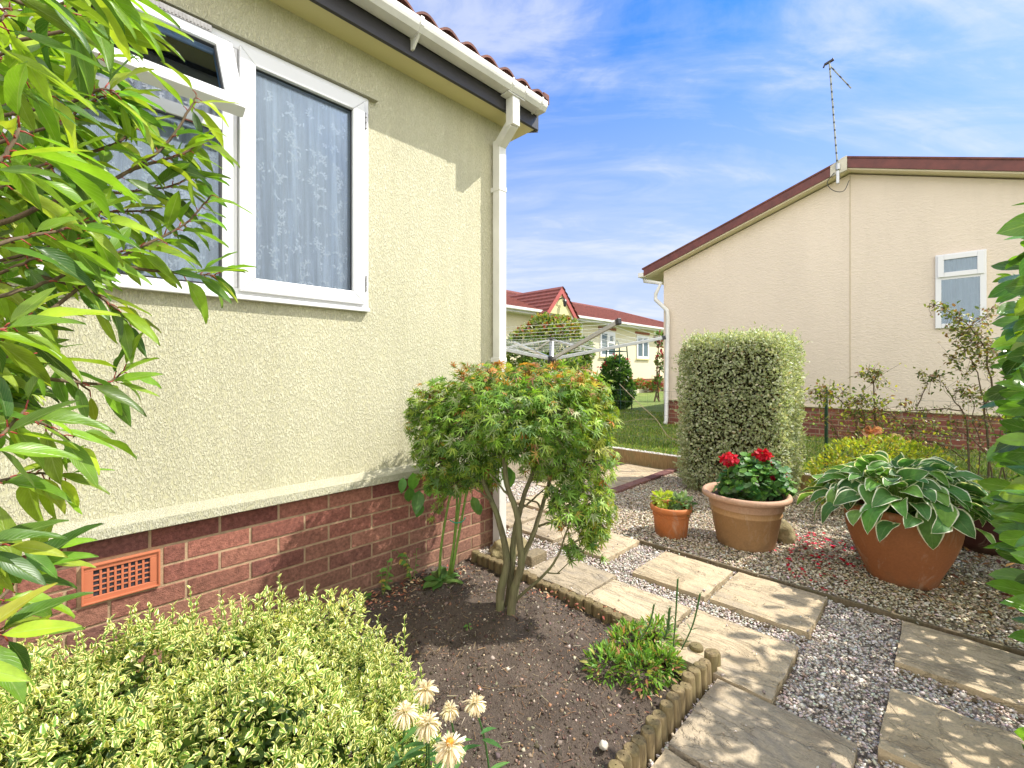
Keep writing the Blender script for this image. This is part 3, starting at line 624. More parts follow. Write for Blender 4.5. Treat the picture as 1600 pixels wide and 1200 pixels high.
# ------------------------------------------------------------ near bungalow
WY = 2.138; CX_ = 2.105
H1 = empty('bungalow', (0, WY, 0), 'near cream rendered park home with white windows, brick skirt and a white gutter', 'house')
WX0, WX1, WZ0, WZ1 = -.64, 1.124, 1.448, 2.533          # window opening
b = MB(); D = .14
b.box(-5, WX0, WY, WY + D, .58, 2.80); b.box(WX1, CX_, WY, WY + D, .58, 2.80); b.box(WX0, WX1, WY, WY + D, .58, WZ0); b.box(WX0, WX1, WY, WY + D, WZ1, 2.80)
b.box(CX_ - D, CX_, WY + D + .001, 7.2, .58, 2.80); b.box(-5, -4.86, WY + D + .001, 7.2, .58, 2.80); b.box(-4.86, CX_ - D, 7.06, 7.2, .58, 2.80)
b.prism([(WY + .02, 2.80), (7.18, 2.80), (4.67, 3.62)], 'x', CX_ - .12, CX_ - .002)
b.build('wall', M['stucco'], H1)
MB().box(-4.8, CX_ - .2, WY + D + .6, 7.0, .6, 2.75).build('inner_room', simple('room_wall', (.22, .20, .18), .9, .1), H1)
b = MB(); b.prism([(WY + .01, .562), (WY - .042, .562), (WY - .048, .566), (WY - .046, .600), (WY - .02, .618), (WY - .001, .628), (WY + .01, .628)], 'x', -5, CX_ + .03)
b.box(CX_ + .0, CX_ + .03, WY + .012, 7.2, .562, .62); b.build('wall_trim', M['trim'], H1)
# brick skirt
b = MB(); b.box(-5, CX_ - .006, WY + .0045, WY + .1, -.1, .56); b.box(CX_ - .1, CX_ - .012, WY + .101, 7.1, -.1, .56); b.build('mortar_bed', M['mortar'], H1)
def brickcol(r=9):
    c = random.choice([(.31, .12, .088), (.35, .14, .10), (.28, .10, .08), (.38, .165, .115), (.25, .10, .085)]); t = max(0, 1 - r/5.)*.55; c = tuple(a*(1 - t) + q*t for a, q in zip(c, (.34, .23, .15))); f = random.uniform(.85, 1.15); return tuple(x*f for x in c)
b = MB()
VX0, VX1, VZ0, VZ1 = .065, .280, .337, .472
for r in range(-1, 8):
    z0 = .0345 + .075*(r - 1) + .0 + .0; z0 = .03 + .075*(r) - .075 + .005; z1 = z0 + .065
    off = .70 + (.1125 if r % 2 == 0 else 0)
    for k in range(-16, 8):
        x0 = off + .225*k + .005; x1 = x0 + .215
        if x0 > CX_ - .02: continue
        x1 = min(x1, CX_ - .012)
        b.cc = brickcol(r); j = random.uniform(-.002, .0015)
        segs = [(x0, x1)]
        if z0 < VZ1 - .01 and z1 > VZ0 + .01:
            segs = [(a, c) for a, c in ((x0, min(x1, VX0 - .012)), (max(x0, VX1 + .012), x1)) if c - a > .02] if x1 > VX0 - .01 and x0 < VX1 + .01 else segs
        for a, c in segs: b.box(a, c, WY + .001 + j, WY + .06, z0, z1)
for r in range(0, 8):
    z0 = .03 + .075*r - .07; off = WY + .005 + (.1125 if r % 2 else 0)
    for k in range(20):
        b.cc = brickcol(r); y0 = off + .225*k; b.box(CX_ - .06, CX_ - .001, y0 + (.055 if k == 0 else 0), y0 + .215, z0, z0 + .065)
b.build('brick_skirt', M['brick'], H1, bevel=.0022)
# air brick
b = MB(); yv = WY - .006
b.box(VX0, VX1, yv, WY + .011, VZ0, VZ0 + .022); b.box(VX0, VX1, yv, WY + .011, VZ1 - .022, VZ1)
b.box(VX0, VX0 + .03, yv, WY + .011, VZ0 + .0225, VZ1 - .0225); b.box(VX1 - .03, VX1, yv, WY + .011, VZ0 + .0225, VZ1 - .0225)
nx_, nz_ = 8, 5; gx0, gx1, gz0, gz1 = VX0 + .03, VX1 - .03, VZ0 + .022, VZ1 - .022
for i in range(1, nx_):
    x = gx0 + (gx1 - gx0)*i/nx_; b.box(x - .0035, x + .0035, yv + .003, WY + .001, gz0, gz1)
for j in range(1, nz_):
    z = gz0 + (gz1 - gz0)*j/nz_; b.box(gx0, gx1, yv + .0045, WY + .0008, z - .003, z + .003)
ab = b.build('air_brick', M['vent'], H1, bevel=.0012)
b = MB(); b.prism([(VX0, VZ0), (VX1, VZ0), (VX1, VZ1), (VX0, VZ1)], 'y', yv - .004, yv - .0001); me = None
b = MB(); e = .006
for q in ((VX0, VX1, VZ0, VZ0 + e), (VX0, VX1, VZ1 - e, VZ1), (VX0, VX0 + e, VZ0 + e, VZ1 - e), (VX1 - e, VX1, VZ0 + e, VZ1 - e)): b.box(q[0], q[1], yv - .005, yv - .0003, q[2], q[3])
b.build('raised_rim', M['vent'], ab, bevel=.001)
MB().box(gx0 - .004, gx1 + .004, WY + .0012, WY + .055, gz0 - .004, gz1 + .004).build('vent_shade_block', M['dark'], ab)  # solid block just behind the grille, shade of the holes put into its colour

# windows
fy0, fy1 = WY - .012, WY + .055
def rect_frame(b, x0, x1, z0, z1, t, y0, y1, tl=None, tr=None, tb=None, tt=None):
    tl, tr, tb, tt = tl or t, tr or t, tb or t, tt or t
    b.prism([(x0, z0), (x0 + tl, z0 + tb), (x0 + tl, z1 - tt), (x0, z1)], 'y', y0, y1)
    b.prism([(x1, z0), (x1, z1), (x1 - tr, z1 - tt), (x1 - tr, z0 + tb)], 'y', y0, y1)
    b.prism([(x0, z0), (x1, z0), (x1 - tr, z0 + tb), (x0 + tl, z0 + tb)], 'y', y0, y1)
    b.prism([(x0, z1), (x0 + tl, z1 - tt), (x1 - tr, z1 - tt), (x1, z1)], 'y', y0, y1)
W1 = empty('window', (0, 0, 0), None, None); W1.parent = H1
b = MB(); rect_frame(b, WX0, WX1, WZ0, WZ1, .045, fy0, fy1)
mx1, mx0 = .508, -.036
for mx in (mx1, mx0): b.box(mx - .028, mx + .028, fy0 + .001, fy1, WZ0 + .045, WZ1 - .045)
TZ = 2.155
b.box(mx0 + .028, mx1 - .028, fy0 + .002, fy1, TZ - .025, TZ + .025)
b.prism([(WY - .001, WZ0 - .004), (WY - .03, WZ0 - .004), (WY - .03, WZ0 + .012), (WY - .012, WZ0 + .02), (WY - .001, WZ0 + .02)], 'x', WX0, WX1)
b.build('window_frame', M['upvc'], W1, bevel=.003)
b = MB(); b.prism([(WY - .03, WZ1 + .003), (WY + .02, WZ1 + .003), (WY + .02, WZ1 + .012), (WY - .028, WZ1 + .009)], 'x', WX0 - .02, WX1 + .045); b.build('drip_trim', M['trim'], W1)
sh = lambda x: .022*math.sin(x*55 + 2*math.sin(x*9)) + .010*math.sin(x*121 + 1) + .010*math.sin(x*23 + 2)
def sash(x0, x1, z0, z1, t=.062):
    b = MB(); rect_frame(b, x0, x1, z0, z1, t, WY - .03, WY + .03); b.build('sash', M['upvc'], W1, bevel=.004)
    MB().box(x0 + t - .004, x1 - t + .004, WY + .002, WY + .008, z0 + t - .004, z1 - t + .004).build('glass', M['glass'], W1)
    g = MB()
    rect_frame(g, x0 + t - .003, x1 - t + .003, z0 + t - .003, z1 - t + .003, .006, WY - .012, WY + .0015); g.build('glass_gasket', M['black'], W1)
sash(mx1 + .03, WX1 - .028, WZ0 + .03, WZ1 - .03)
sash(WX0 + .028, mx0 - .03, WZ0 + .03, WZ1 - .03)
# fixed lower centre light
MB().box(mx0 + .02, mx1 - .02, WY + .002, WY + .008, WZ0 + .04, TZ - .02).build('glass', M['glass'], W1)
g = MB(); rect_frame(g, mx0 + .0285, mx1 - .0285, WZ0 + .0455, TZ - .0255, .007, WY - .006, WY + .0015); g.build('glass_gasket', M['black'], W1)
# awning sash, hinged along its top edge and open
AW = bpy.data.objects.new('open_awning_sash', None); COL.objects.link(AW); AW.parent = W1
hz_, hy_ = 2.475, WY - .012
def rotmesh(o, ang=math.radians(-29)):
    o.data.transform(Matrix.Translation((0, hy_, hz_)) @ Matrix.Rotation(ang, 4, 'X') @ Matrix.Translation((0, -hy_, -hz_)))
ax0, ax1, az0, az1 = mx0 - .0, mx1 + .0, 2.075, 2.475
b = MB(); rect_frame(b, ax0, ax1, az0, az1, .062, WY - .045, WY + .004)
o = bpy.data.objects.new; bb = b
me = bpy.data.meshes.new('awning_frame'); me.from_pydata(b.v, [], b.f); oo = link_mesh('awning_frame', me, M['upvc'], None, bevel=.004); rotmesh(oo); me.transform(Matrix.Translation((0, -WY, 0))); oo.parent = W1
for nm, mt, mbx in (('glass', M['glass'], MB().box(ax0 + .058, ax1 - .058, WY - .022, WY - .016, az0 + .058, az1 - .058)),):
    me = bpy.data.meshes.new(nm); me.from_pydata(mbx.v, [], mbx.f); oo = link_mesh(nm, me, mt); rotmesh(oo); me.transform(Matrix.Translation((0, -WY, 0))); oo.parent = W1
g = MB(); rect_frame(g, ax0 + .0605, ax1 - .0605, az0 + .0605, az1 - .0605, .007, WY - .034, WY - .0225)
me = bpy.data.meshes.new('glass_gasket'); me.from_pydata(g.v, [], g.f); oo = link_mesh('glass_gasket', me, M['black']); rotmesh(oo); me.transform(Matrix.Translation((0, -WY, 0))); oo.parent = W1
bpy.data.objects.remove(AW)
# trickle vent on the frame head, hinges, drain cap
b = MB(); b.box(.03, .44, WY - .03, WY - .0122, WZ1 - .034, WZ1 - .008)
for i in range(34): b.box(.04 + i*.0117, .046 + i*.0117, WY - .033, WY - .0302, WZ1 - .030, WZ1 - .012)
b.build('trickle_vent', M['steel'], W1)
for zz in (WZ1 - .16, WZ0 + .10):
    b = MB(); b.box(WX1 - .022, WX1 - .016, WY - .022, WY - .0122, zz, zz + .078)
    for i in range(3): b.box(WX1 - .024, WX1 - .014, WY - .026, WY - .0135, zz + i*.028, zz + .022 + i*.028)
    b.build('hinge', M['steel'], W1)
MB().box(WX1 - .17, WX1 - .13, WY - .018, WY - .0125, WZ0 + .012, WZ0 + .02).build('drain_cap', M['upvc'], W1, bevel=.002)
# net curtain
def curtain(x0, x1, z0, z1, y, nx=220, nz=30):
    b = MB(); vs = []
    def yy(x, z): t = (z1 - z)/(z1 - z0); return y + sh(x + .05*t*math.sin(x*6))*(.7 + .9*t) + .01*math.sin(x*9 + z*2)
    for j in range(nz + 1):
        for i in range(nx + 1):
            x = x0 + (x1 - x0)*i/nx; z = z0 + (z1 - z0)*j/nz; vs.append((x, yy(x, z), z))
    b.add(vs, [(j*(nx+1) + i, j*(nx+1) + i + 1, (j+1)*(nx+1) + i + 1, (j+1)*(nx+1) + i) for j in range(nz) for i in range(nx)])
    c = b.build('net_curtain', M['curtain'], W1, smooth=True)
    Lv = Leaves('tiny'); k = 0
    for ix in range(int((x1 - x0)/.055)):
        for iz in range(int((z1 - z0)/.065)):
            cx = x0 + (ix + .5)*.055 + random.uniform(-.012, .012); cz = z0 + (iz + .5 + (ix % 2)*.5)*.065 + random.uniform(-.016, .016)
            if iz > 4 and random.random() < .3: continue
            a0 = random.uniform(0, 6.28)
            for q in range(11):
                t = q/10; a = a0 + t*2.2; px, pz = cx + .028*t*math.cos(a), cz + .028*t*math.sin(a)
                aa = a + (1.1 if q % 2 else -1.1); Lv.add([(px, yy(px, pz) - .003, pz)], [(math.cos(aa), 0, math.sin(aa))], [(0, -1, 0)], [.017], [(.9, .9, .95)])
    Lv.build('lace_sprigs', M['lace'], c, smooth=False)
curtain(WX0, WX1, WZ0 + .02, WZ1 - .02, WY + .075)

# soffit, fascia, gutter, roof
EY, EX = 1.992, 2.27
b = MB(); b.box(-5.2, EX - .002, EY + .002, WY - .001, 2.772, 2.79); b.box(CX_ + .001, EX - .002, WY - .0005, 7.3, 2.772, 2.79); b.build('soffit', M['soffit'], H1)
b = MB(); b.box(-5.2, EX, EY - .02, EY, 2.755, 2.90)
b.prism([(EY + .001, 2.755), (EY + .001, 2.895), (4.67, 3.775), (7.36, 2.895), (7.36, 2.755), (4.67, 3.63)], 'x', EX, EX + .02); b.build('fascia', M['fascia'], H1, bevel=.002)
b = MB(); b.prism([(WY - .1, 2.792), (7.2, 2.792), (4.67, 3.60)], 'x', EX - .06, EX - .001); b.build('gable_panel', M['stucco'], H1)
gy0, gy1, gz0_, gz1_ = 1.875, 1.970, 2.838, 2.900
GX1 = 2.245
b = MB(); prof = [(gy1, gz1_), (gy1, gz0_ + .006), (gy1 - .01, gz0_), (gy0 + .022, gz0_), (gy0 + .004, gz0_ + .022), (gy0, gz0_ + .036), (gy0, gz1_), (gy0 + .012, gz1_ + .004), (gy0 + .012, gz1_ - .004), (gy0 + .006, gz1_ - .006), (gy0 + .006, gz0_ + .03), (gy0 + .026, gz0_ + .006), (gy1 - .006, gz0_ + .006), (gy1 - .006, gz1_)]
b.prism(prof, 'x', -5.2, GX1); b.prism([(gy1, gz1_), (gy1, gz0_), (gy0 + .022, gz0_), (gy0, gz0_ + .03), (gy0, gz1_)], 'x', GX1, GX1 + .006)
gu = b.build('gutter', M['gutter'], H1)
for gx in (-1.1, -.2, .42, 1.28, 1.93, 2.045, 2.2):
    b = MB(); wd = .012 if gx not in (1.28,) else .02
    b.prism([(gy1 + .001, gz1_ - .004), (gy1 + .001, gz0_ - .004), (gy0 + .02, gz0_ - .004), (gy0 - .004, gz0_ + .025), (gy0 - .004, gz1_ + .006), (gy0 + .0, gz1_ + .006), (gy0 + .0, gz0_ + .026), (gy0 + .022, gz0_ - .0005), (gy1 - .004, gz0_ - .0005), (gy1 - .004, gz1_ - .004)], 'x', gx - wd/2, gx + wd/2)
    if gx == 1.28: b.prism([(1.9715, gz0_ - .0), (1.9715, gz0_ - .055), (1.955, gz0_ - .055), (1.90, gz0_ - .006), (1.90, gz0_ - .001)], 'x', gx - .006, gx + .006)
    b.build('gutter_bracket', M['gutter'], gu)
# outlet + swan neck + downpipe
b = MB(); ox, oy = 1.985, 1.935
b.box(ox - .075, ox + .075, gy0 + .022, gy1 - .002, gz0_ - .012, gz0_ - .0045)
b.box(ox - .031, ox + .031, oy - .031, oy + .031, 2.655, gz0_ - .0125)
def sq(p, q, s=.060): b.bar(p, q, s, s, up=(1, 0, 0))
px2, py2 = 2.018, 2.088
sq((ox, oy + .0, 2.675), (px2, py2 - .002, 2.598)); b.box(px2 - .031, px2 + .031, py2 - .031, py2 + .031, .02, 2.628)
for zz in (2.30, 1.2, .75): b.box(px2 - .034, px2 + .034, py2 - .034, WY, zz, zz + .03)
b.build('downpipe', M['gutter'], H1, bevel=.003)
# pantile roof with rounded humps over the gutter
b = MB(); per = .145; vs = []; xsN = 52*8; slope = .33
ys = [1.90, 2.3, 3.3, 4.68]
for sgn in (0, 1):
    for yi, y in enumerate(ys):
        for i in range(xsN + 1):
            x = -5.2 + (EX + .01 + 5.2)*i/xsN; ph = (EX - x)/per
            h = .040*abs(math.sin(math.pi*ph)); yy = y if sgn == 0 else 9.36 - y
            vs.append((x, yy, 2.925 + slope*(y - 1.90) + h))
k = xsN + 1
fs = [(s*4*k + j*k + i, s*4*k + j*k + i + 1, s*4*k + (j+1)*k + i + 1, s*4*k + (j+1)*k + i) for s in (0, 1) for j in range(3) for i in range(xsN)]
base = len(vs); vs += [(v[0], v[1] + .0, v[2] - .014) for v in vs[:k]]; fs += [(i, base + i, base + i + 1, i + 1) for i in range(xsN)]
b.add(vs, fs); o = b.build('roof', M['roof'], H1); 
b = MB(); b.box(EX - .03, EX + .028, 1.90, 1.99, 2.905, 2.972); b.build('verge_tile', M['roof'], H1, bevel=.006)

# ------------------------------------------------------------ neighbouring bungalow (gable end)
HX = 7.706; y_l, y_r, ry = 3.705, -1.70, 1.0; ez, rz = 2.93, 3.86
H2 = empty('bungalow', (HX, 1, .17), 'peach rendered gable end house with brown roof edge, seen at the right', 'house')
sl = (rz - ez)/(y_l - ry)
b = MB(); b.prism([(y_l, .63), (y_r, .63), (y_r, ez), (ry, rz), (y_l, ez)], 'x', HX, HX + .15)
b.box(HX + .151, HX + 9, y_l - .15, y_l, .63, ez); b.box(HX + .151, HX + 9, y_r, y_r + .15, .63, ez); b.prism([(y_l, .63), (y_r, .63), (y_r, ez), (ry, rz), (y_l, ez)], 'x', HX + 9.001, HX + 9.1)
b.build('wall', M['stucco2'], H2)
MB().box(HX - .004, HX - .0005, .985, 1.0, .63, rz - .02).build('wall_joint', simple('joint_strip', (.55, .46, .33), .7, .1), H2)
b = MB(); b.box(HX + .015, HX + .1, y_r, y_l, -.1, .63); b.build('brick_skirt', M['brickx'], H2)
MB().box(HX + .101, HX + 9, y_l - .1, y_l - .001, -.1, .63).build('brick_skirt', M['bricky'], H2)
MB().box(HX - .012, HX + .03, y_r, y_l + .01, .61, .635).build('skirt_trim', M['soffit2'], H2)
oh = .16; eo = .30
def z_at(y, o=0): return rz - sl*abs(y - ry)*1.0 + o
yl2 = y_l + eo; yr2 = y_r - eo
for ya, yb, mt, nm in ((ry + .19, yl2, M['fascia2'], 'bargeboard'), (ry - .0, yr2, M['fascia2'], 'bargeboard')):
    b = MB(); b.prism([(ya, z_at(ya, .04)), (yb, z_at(yb, .04)), (yb, z_at(yb, .165)), (ya, z_at(ya, .165))], 'x', HX - oh - .02, HX - oh); b.build(nm, mt, H2)
b = MB(); b.prism([(ry + .19, z_at(ry + .19, .025)), (ry + .002, z_at(ry, .0)), (ry + .002, z_at(ry, .20)), (ry + .06, z_at(ry + .06, .205)), (ry + .19, z_at(ry + .19, .175))], 'x', HX - oh - .035, HX - oh); b.build('ridge_end_cap', simple('dirty_white', (.55, .52, .42), .6, .2, 15), H2, bevel=.004)
b = MB()
for yb in (yl2, yr2):
    b.prism([(ry, z_at(ry, .02)), (yb, z_at(yb, .02)), (yb, z_at(yb, .04)), (ry, z_at(ry, .04))], 'x', HX - oh + .001, HX + 9.2)
b.build('soffit', M['soffit2'], H2)
b = MB()
for yb in (yl2 + .03, yr2 - .03):
    b.prism([(ry, z_at(ry, .166)), (yb, z_at(yb, .166)), (yb, z_at(yb, .19)), (ry, z_at(ry, .19))], 'x', HX - oh - .03, HX + 9.25)
b.build('roof', M['roof'], H2)
gyy = yl2 + .0
b = MB(); b.box(HX - oh - .05, HX + 9.1, gyy + .0, gyy + .10, z_at(yl2, .02), z_at(yl2, .10)); g2 = b.build('gutter', M['gutter'], H2, bevel=.006)
b = MB(); P0 = [(HX - .05, gyy + .05, z_at(yl2, .02)), (HX - .05, gyy + .05, z_at(yl2, -.03)), (HX - .07, y_l + .02, z_at(yl2, -.12)), (HX - .07, y_l + .12, z_at(yl2, -.30)), (HX - .07, y_l + .12, z_at(yl2, -.40)), (HX - .07, y_l - .10, z_at(yl2, -.62)), (HX - .07, y_l - .11, z_at(yl2, -.75)), (HX - .07, y_l - .08, .24), (HX - .12, y_l - .08, .19)]
b.tube(P0, .036, 10); b.build('downpipe', M['gutter'], H2, smooth=True)
# window of the neighbour
W2 = empty('window', (0, 0, 0), None, None); W2.parent = H2
def yz_frame(b, y0, y1, z0, z1, t, x0, x1):
    b.box(x0, x1, y0, y0 + t, z0, z1); b.box(x0, x1, y1 - t, y1, z0, z1); b.box(x0, x1, y0 + t, y1 - t, z0, z0 + t); b.box(x0, x1, y0 + t, y1 - t, z1 - t, z1)
b = MB(); yz_frame(b, -.305, .135, 1.665, 2.575, .055, HX - .03, HX - .001); b.box(HX - .0295, HX - .001, -.25, .08, 2.26, 2.30); b.build('window_frame', M['upvc'], W2, bevel=.004)
b = MB(); yz_frame(b, -.285, .115, 2.29, 2.56, .058, HX - .05, HX - .031); b.build('sash', M['upvc'], W2, bevel=.004)
MB().box(HX - .028, HX - .024, -.26, .09, 1.71, 2.53).build('glass', M['glass'], W2)
b = MB(); vs = []
for i in range(41):
    y = -.26 + .35*i/40; x = HX - .016 + .005*math.sin(i*1.1)
    vs += [(x, y, 1.70), (x, y, 2.53)]
b.add(vs, [(2*i, 2*i + 2, 2*i + 3, 2*i + 1) for i in range(40)]); b.build('curtain', M['curtain2'], W2, smooth=True)

# TV aerial
tb = Vector((HX - .2, 1.10, 3.84)); top = pixd(1296, 97, 6.15)
A = empty('tv_aerial', tb, 'leaning TV aerial mast with a short folded arm on the ridge of the peach house', 'aerial')
b = MB(); b.tube([tb + Vector((.0, 0, .0)), top], .0115, 8); b.build('mast', M['mast'], A)
b = MB(); arm_end = pixd(1330, 138, 6.15); b.tube([top + (tb - top)*.03, arm_end], .009, 6); b.build('arm', M['mast'], A)
b = MB(); b.bar(top + Vector((0, .05, -.01)), top + Vector((0, -.05, .015)), .03, .03); b.bar(top + Vector((0, .07, -.05)), top + Vector((0, .045, .01)), .015, .02); b.bar(top + Vector((0, -.05, .0)), top + Vector((0, -.035, .04)), .012, .015); b.build('boom_end', M['black'], A, bevel=.005)
b = MB(); b.lathe((tb.x, tb.y, tb.z + .05), [(.0, .0), (.028, 0), (.028, .08), (.0, .085)], 14); b.bar(tb + Vector((0, 0, -.14)), tb + Vector((0, 0, .03)), .035, .05); b.build('mast_clamp', M['metal'], A, bevel=.004)
b = MB(); b.tube(ds([tb + Vector((-.01, .04, .02)), tb + Vector((-.02, .12, -.1)), tb + Vector((.0, .05, -.22)), tb + Vector((.02, -.06, -.25)), tb + Vector((.03, -.12, -.12))], 5), .005, 5); b.build('cable', M['black'], A)

# ------------------------------------------------------------ far bungalow
Y3 = 9.1; G3 = .31
H3 = empty('bungalow', (14, Y3, G3), 'far pale yellow bungalow with red tiled roof and a small porch gable', 'house')
b = MB(); b.box(2, 22.5, Y3, Y3 + .2, .78, 2.85); b.box(22.3, 22.5, Y3 + .201, 15, .78, 2.85); b.box(2, 2.2, Y3 + .201, 15, .78, 2.85); b.box(2.2, 22.3, 14.8, 15, .78, 2.85); b.build('wall', M['stucco3'], H3)
b = MB(); b.box(2, 22.5, Y3 + .02, Y3 + .15, .0, .78); b.box(22.35, 22.48, Y3 + .151, 15, 0, .78); b.build('brick_skirt', M['bricky'], H3)
b = MB(); ze, zr = 2.95, 4.10; e0 = Y3 - .28; x0, x1 = 1.7, 22.8
vs = [(x0, e0, ze), (x1, e0, ze), (x1 - 3.3, 12.05, zr), (x0 + 3.3, 12.05, zr), (x1, 15.28, ze), (x0, 15.28, ze)]
nst = 14; b2 = MB()
for i in range(nst):      # tile courses as small steps
    t0_, t1_ = i/nst, (i+1)/nst
    ya, yb = e0 + (12.05 - e0)*t0_, e0 + (12.05 - e0)*t1_; za, zb = ze + (zr - ze)*t0_, ze + (zr - ze)*t1_
    xa0, xa1 = x0 + 3.3*t0_, x1 - 3.3*t0_; xb0, xb1 = x0 + 3.3*t1_, x1 - 3.3*t1_
    b2.add([(xa0, ya, za + .04), (xa1, ya, za + .04), (xb1, yb, zb), (xb0, yb, zb), (xa0, ya, za), (xa1, ya, za)], [(0, 1, 2, 3), (4, 5, 1, 0)])
b2.add(vs, [(1, 4, 2), (4, 5, 3, 2), (5, 0, 3), (0, 5, 4, 1)]); b2.build('roof', M['roof3'], H3)
b = MB(); b.tube([(x0 + 3.3, 12.05, zr), (x1 - 3.3, 12.05, zr)], .09, 8); b.tube([(x1 - 3.3, 12.05, zr), (x1, e0, ze + .04)], .07, 8); b.build('ridge_tiles', M['roof3'], H3)
MB().box(x0, x1, e0 - .02, e0 - .001, 2.80, 2.955).build('fascia', M['upvc'], H3)
MB().box(x0, x1, e0 - .13, e0 - .021, 2.86, 2.94).build('gutter', M['gutter'], H3, bevel=.01)
MB().box(x0, x1 - .02, e0, Y3 - .001, 2.80, 2.82).build('soffit', M['upvc'], H3)
# porch gable
pc, pw, pz0, pz1, pf = 10.93, .72, 2.86, 3.72, 8.55
b = MB(); b.prism([(pc - pw, pz0), (pc + pw, pz0), (pc, pz1 - .06)], 'y', pf + .03, pf + .12); b.build('porch_gable', M['stuccoin'], H3)
b = MB(); t_ = .13
for s in (-1, 1): b.prism([(pc, pz1), (pc + s*pw*1.12, pz0 - .08), (pc + s*(pw*1.12 - .16), pz0 - .08), (pc, pz1 - .22)], 'y', pf - .02, pf + .028)
b.build('bargeboard', M['redtrim'], H3)
b = MB()
for s in (-1, 1):
    for i in range(7):
        f0, f1 = i/7, (i + 1)/7
        xa, xb = pc + s*pw*1.18*(1 - f0), pc + s*pw*1.18*(1 - f1); za, zb = pz0 - .06 + (pz1 + .06 - pz0)*f0, pz0 - .06 + (pz1 + .06 - pz0)*f1
        b.add([(xa, pf - .05, za + .045), (xa, 11.3, za + .045), (xb, 11.3, zb), (xb, pf - .05, zb), (xa, pf - .05, za), (xa, 11.3, za)], [(0, 1, 2, 3), (4, 5, 1, 0)])
b.build('porch_roof', M['roof3'], H3)
b = MB(); b.box(pc - .66, pc - .56, pf + .03, pf + .13, .3, pz0 - .0); b.box(pc + .56, pc + .66, pf + .03, pf + .13, .3, pz0); b.build('porch_post', M['upvc'], H3)
MB().box(pc - .42, pc + .42, Y3 - .03, Y3 - .001, .5, 2.5).build('door', M['upvc'], H3)
b = MB(); lx, lz = pc - .02, 3.22; b.bar((lx - .08, pf + .02, lz + .10), (lx - .08, pf - .10, lz + .12), .03, .03); b.bar((lx - .08, pf - .09, lz + .14), (lx + .06, pf - .10, lz + .10), .02, .02)
b.lathe((lx + .04, pf - .10, lz - .14), [(.01, 0), (.04, .03), (.06, .16), (.07, .17), (.03, .24), (.005, .26)], 8); b.build('porch_lantern', M['black'], H3)
for k, (xa, xb, za, zb) in enumerate([(13.85, 14.85, 1.64, 2.57), (16.5, 17.5, 1.62, 2.55), (6.2, 7.4, 1.64, 2.57)]):
    wn = empty('window', (0, 0, 0), None, None); wn.parent = H3
    b = MB(); rect_frame(b, xa, xb, za, zb, .09, Y3 - .04, Y3 - .002); xm = (xa + xb)/2 - .0; b.box(xm - .045, xm + .045, Y3 - .041, Y3 - .002, za + .09, zb - .09)
    if k == 0: rect_frame(b, xm + .05, xb - .09, zb - .43, zb - .09, .06, Y3 - .05, Y3 - .002); 
    b.build('window_frame', M['upvc'], wn)
    MB().box(xa + .08, xb - .08, Y3 - .02, Y3 - .012, za + .08, zb - .08).build('glass', simple('far_glass', (.10, .14, .15), .12, .2, 2), wn)
    b = MB(); b.box(xa - .1, xb + .1, Y3 - .02, Y3 - .001, zb + .06, zb + .16); b.build('brick_lintel', M['bricky'], H3)
    MB().box(xa - .08, xb + .08, Y3 - .07, Y3 - .0405, za - .05, za).build('window_sill', M['stuccoin'], H3)
MB().box(12.6, 12.67, Y3 - .09, Y3 - .01, .5, 2.85).build('downpipe', M['gutter'], H3)
# kerb + pots in front of the far house
tag(MB().box(14, 24, 8.45, 8.55, .2, .42).build('stone_kerb', simple('pale_kerb', (.6, .55, .42), .8, .1)), 'pale stone kerb in front of the far yellow bungalow', 'kerb')
def small_pot(loc, r, h, mat, label, fl, cols, gname='flowerpots in front of the far bungalow', nl=160):
    e_ = empty('flower_pot', loc, label, 'flower pot', gname); b = MB(); b.lathe(loc, [(0, 0), (r*.72, 0), (r, h*.85), (r*1.08, h*.86), (r*1.08, h), (r*.94, h), (r*.9, h*.9), (0, h*.88)], 18); b.build('pot', mat, e_, smooth=False)
    P, N = blob_pts([(loc[0], loc[1], loc[2] + h*1.35, r*1.3, r*1.3, r*1.1)], nl, .9); n_ = len(P)
    Leaves('tiny').add(P, N + rnd(n_, .5), rnd(n_) + [0, 0, 1], .05, pal(n_, cols)).build('foliage', L['plain'], e_)
    if fl:
        P, N = blob_pts([(loc[0], loc[1], loc[2] + h*1.5, r*1.3, r*1.3, r*1.2)], 50, .2); P = P[P[:, 2] > loc[2] + h*1.3]; Leaves('tiny').add(P, rnd(len(P)), N if len(P) == len(N) else [0, 0, 1], .06, pal(len(P), fl)).build('blossom', M['petal'], e_, smooth=False)
for x, r, lab, fl in ((16.6, .17, 'far flowerpot with red flowers on the left of the row', [(.6, .03, .04)]), (17.5, .18, 'far terracotta pot with whitish leaves in the middle of the row', [(.7, .7, .6)]), (18.5, .19, 'far terracotta pot with sparse green leaves at the right of the row', None)):
    small_pot((x, 8.3, .27), r, .33, M['pot_orange'], lab, fl, [(.06, .12, .03), (.12, .18, .05)])

# ------------------------------------------------------------ plants
def pb(px, py, Y, r, rz=None, ry=None):
    c = pixd(px, py, Y); return (c.x, c.y, c.z, r/FPX*Y, (ry or r)/FPX*Y, (rz or r)/FPX*Y)
def stem(b, pts, r0, r1, n=7, k=4, jit=0.):
    P = ds(pts, k, jit); m = len(P); b.tube(P, [r0 + (r1 - r0)*(i/(m-1)) for i in range(m)], n); return P

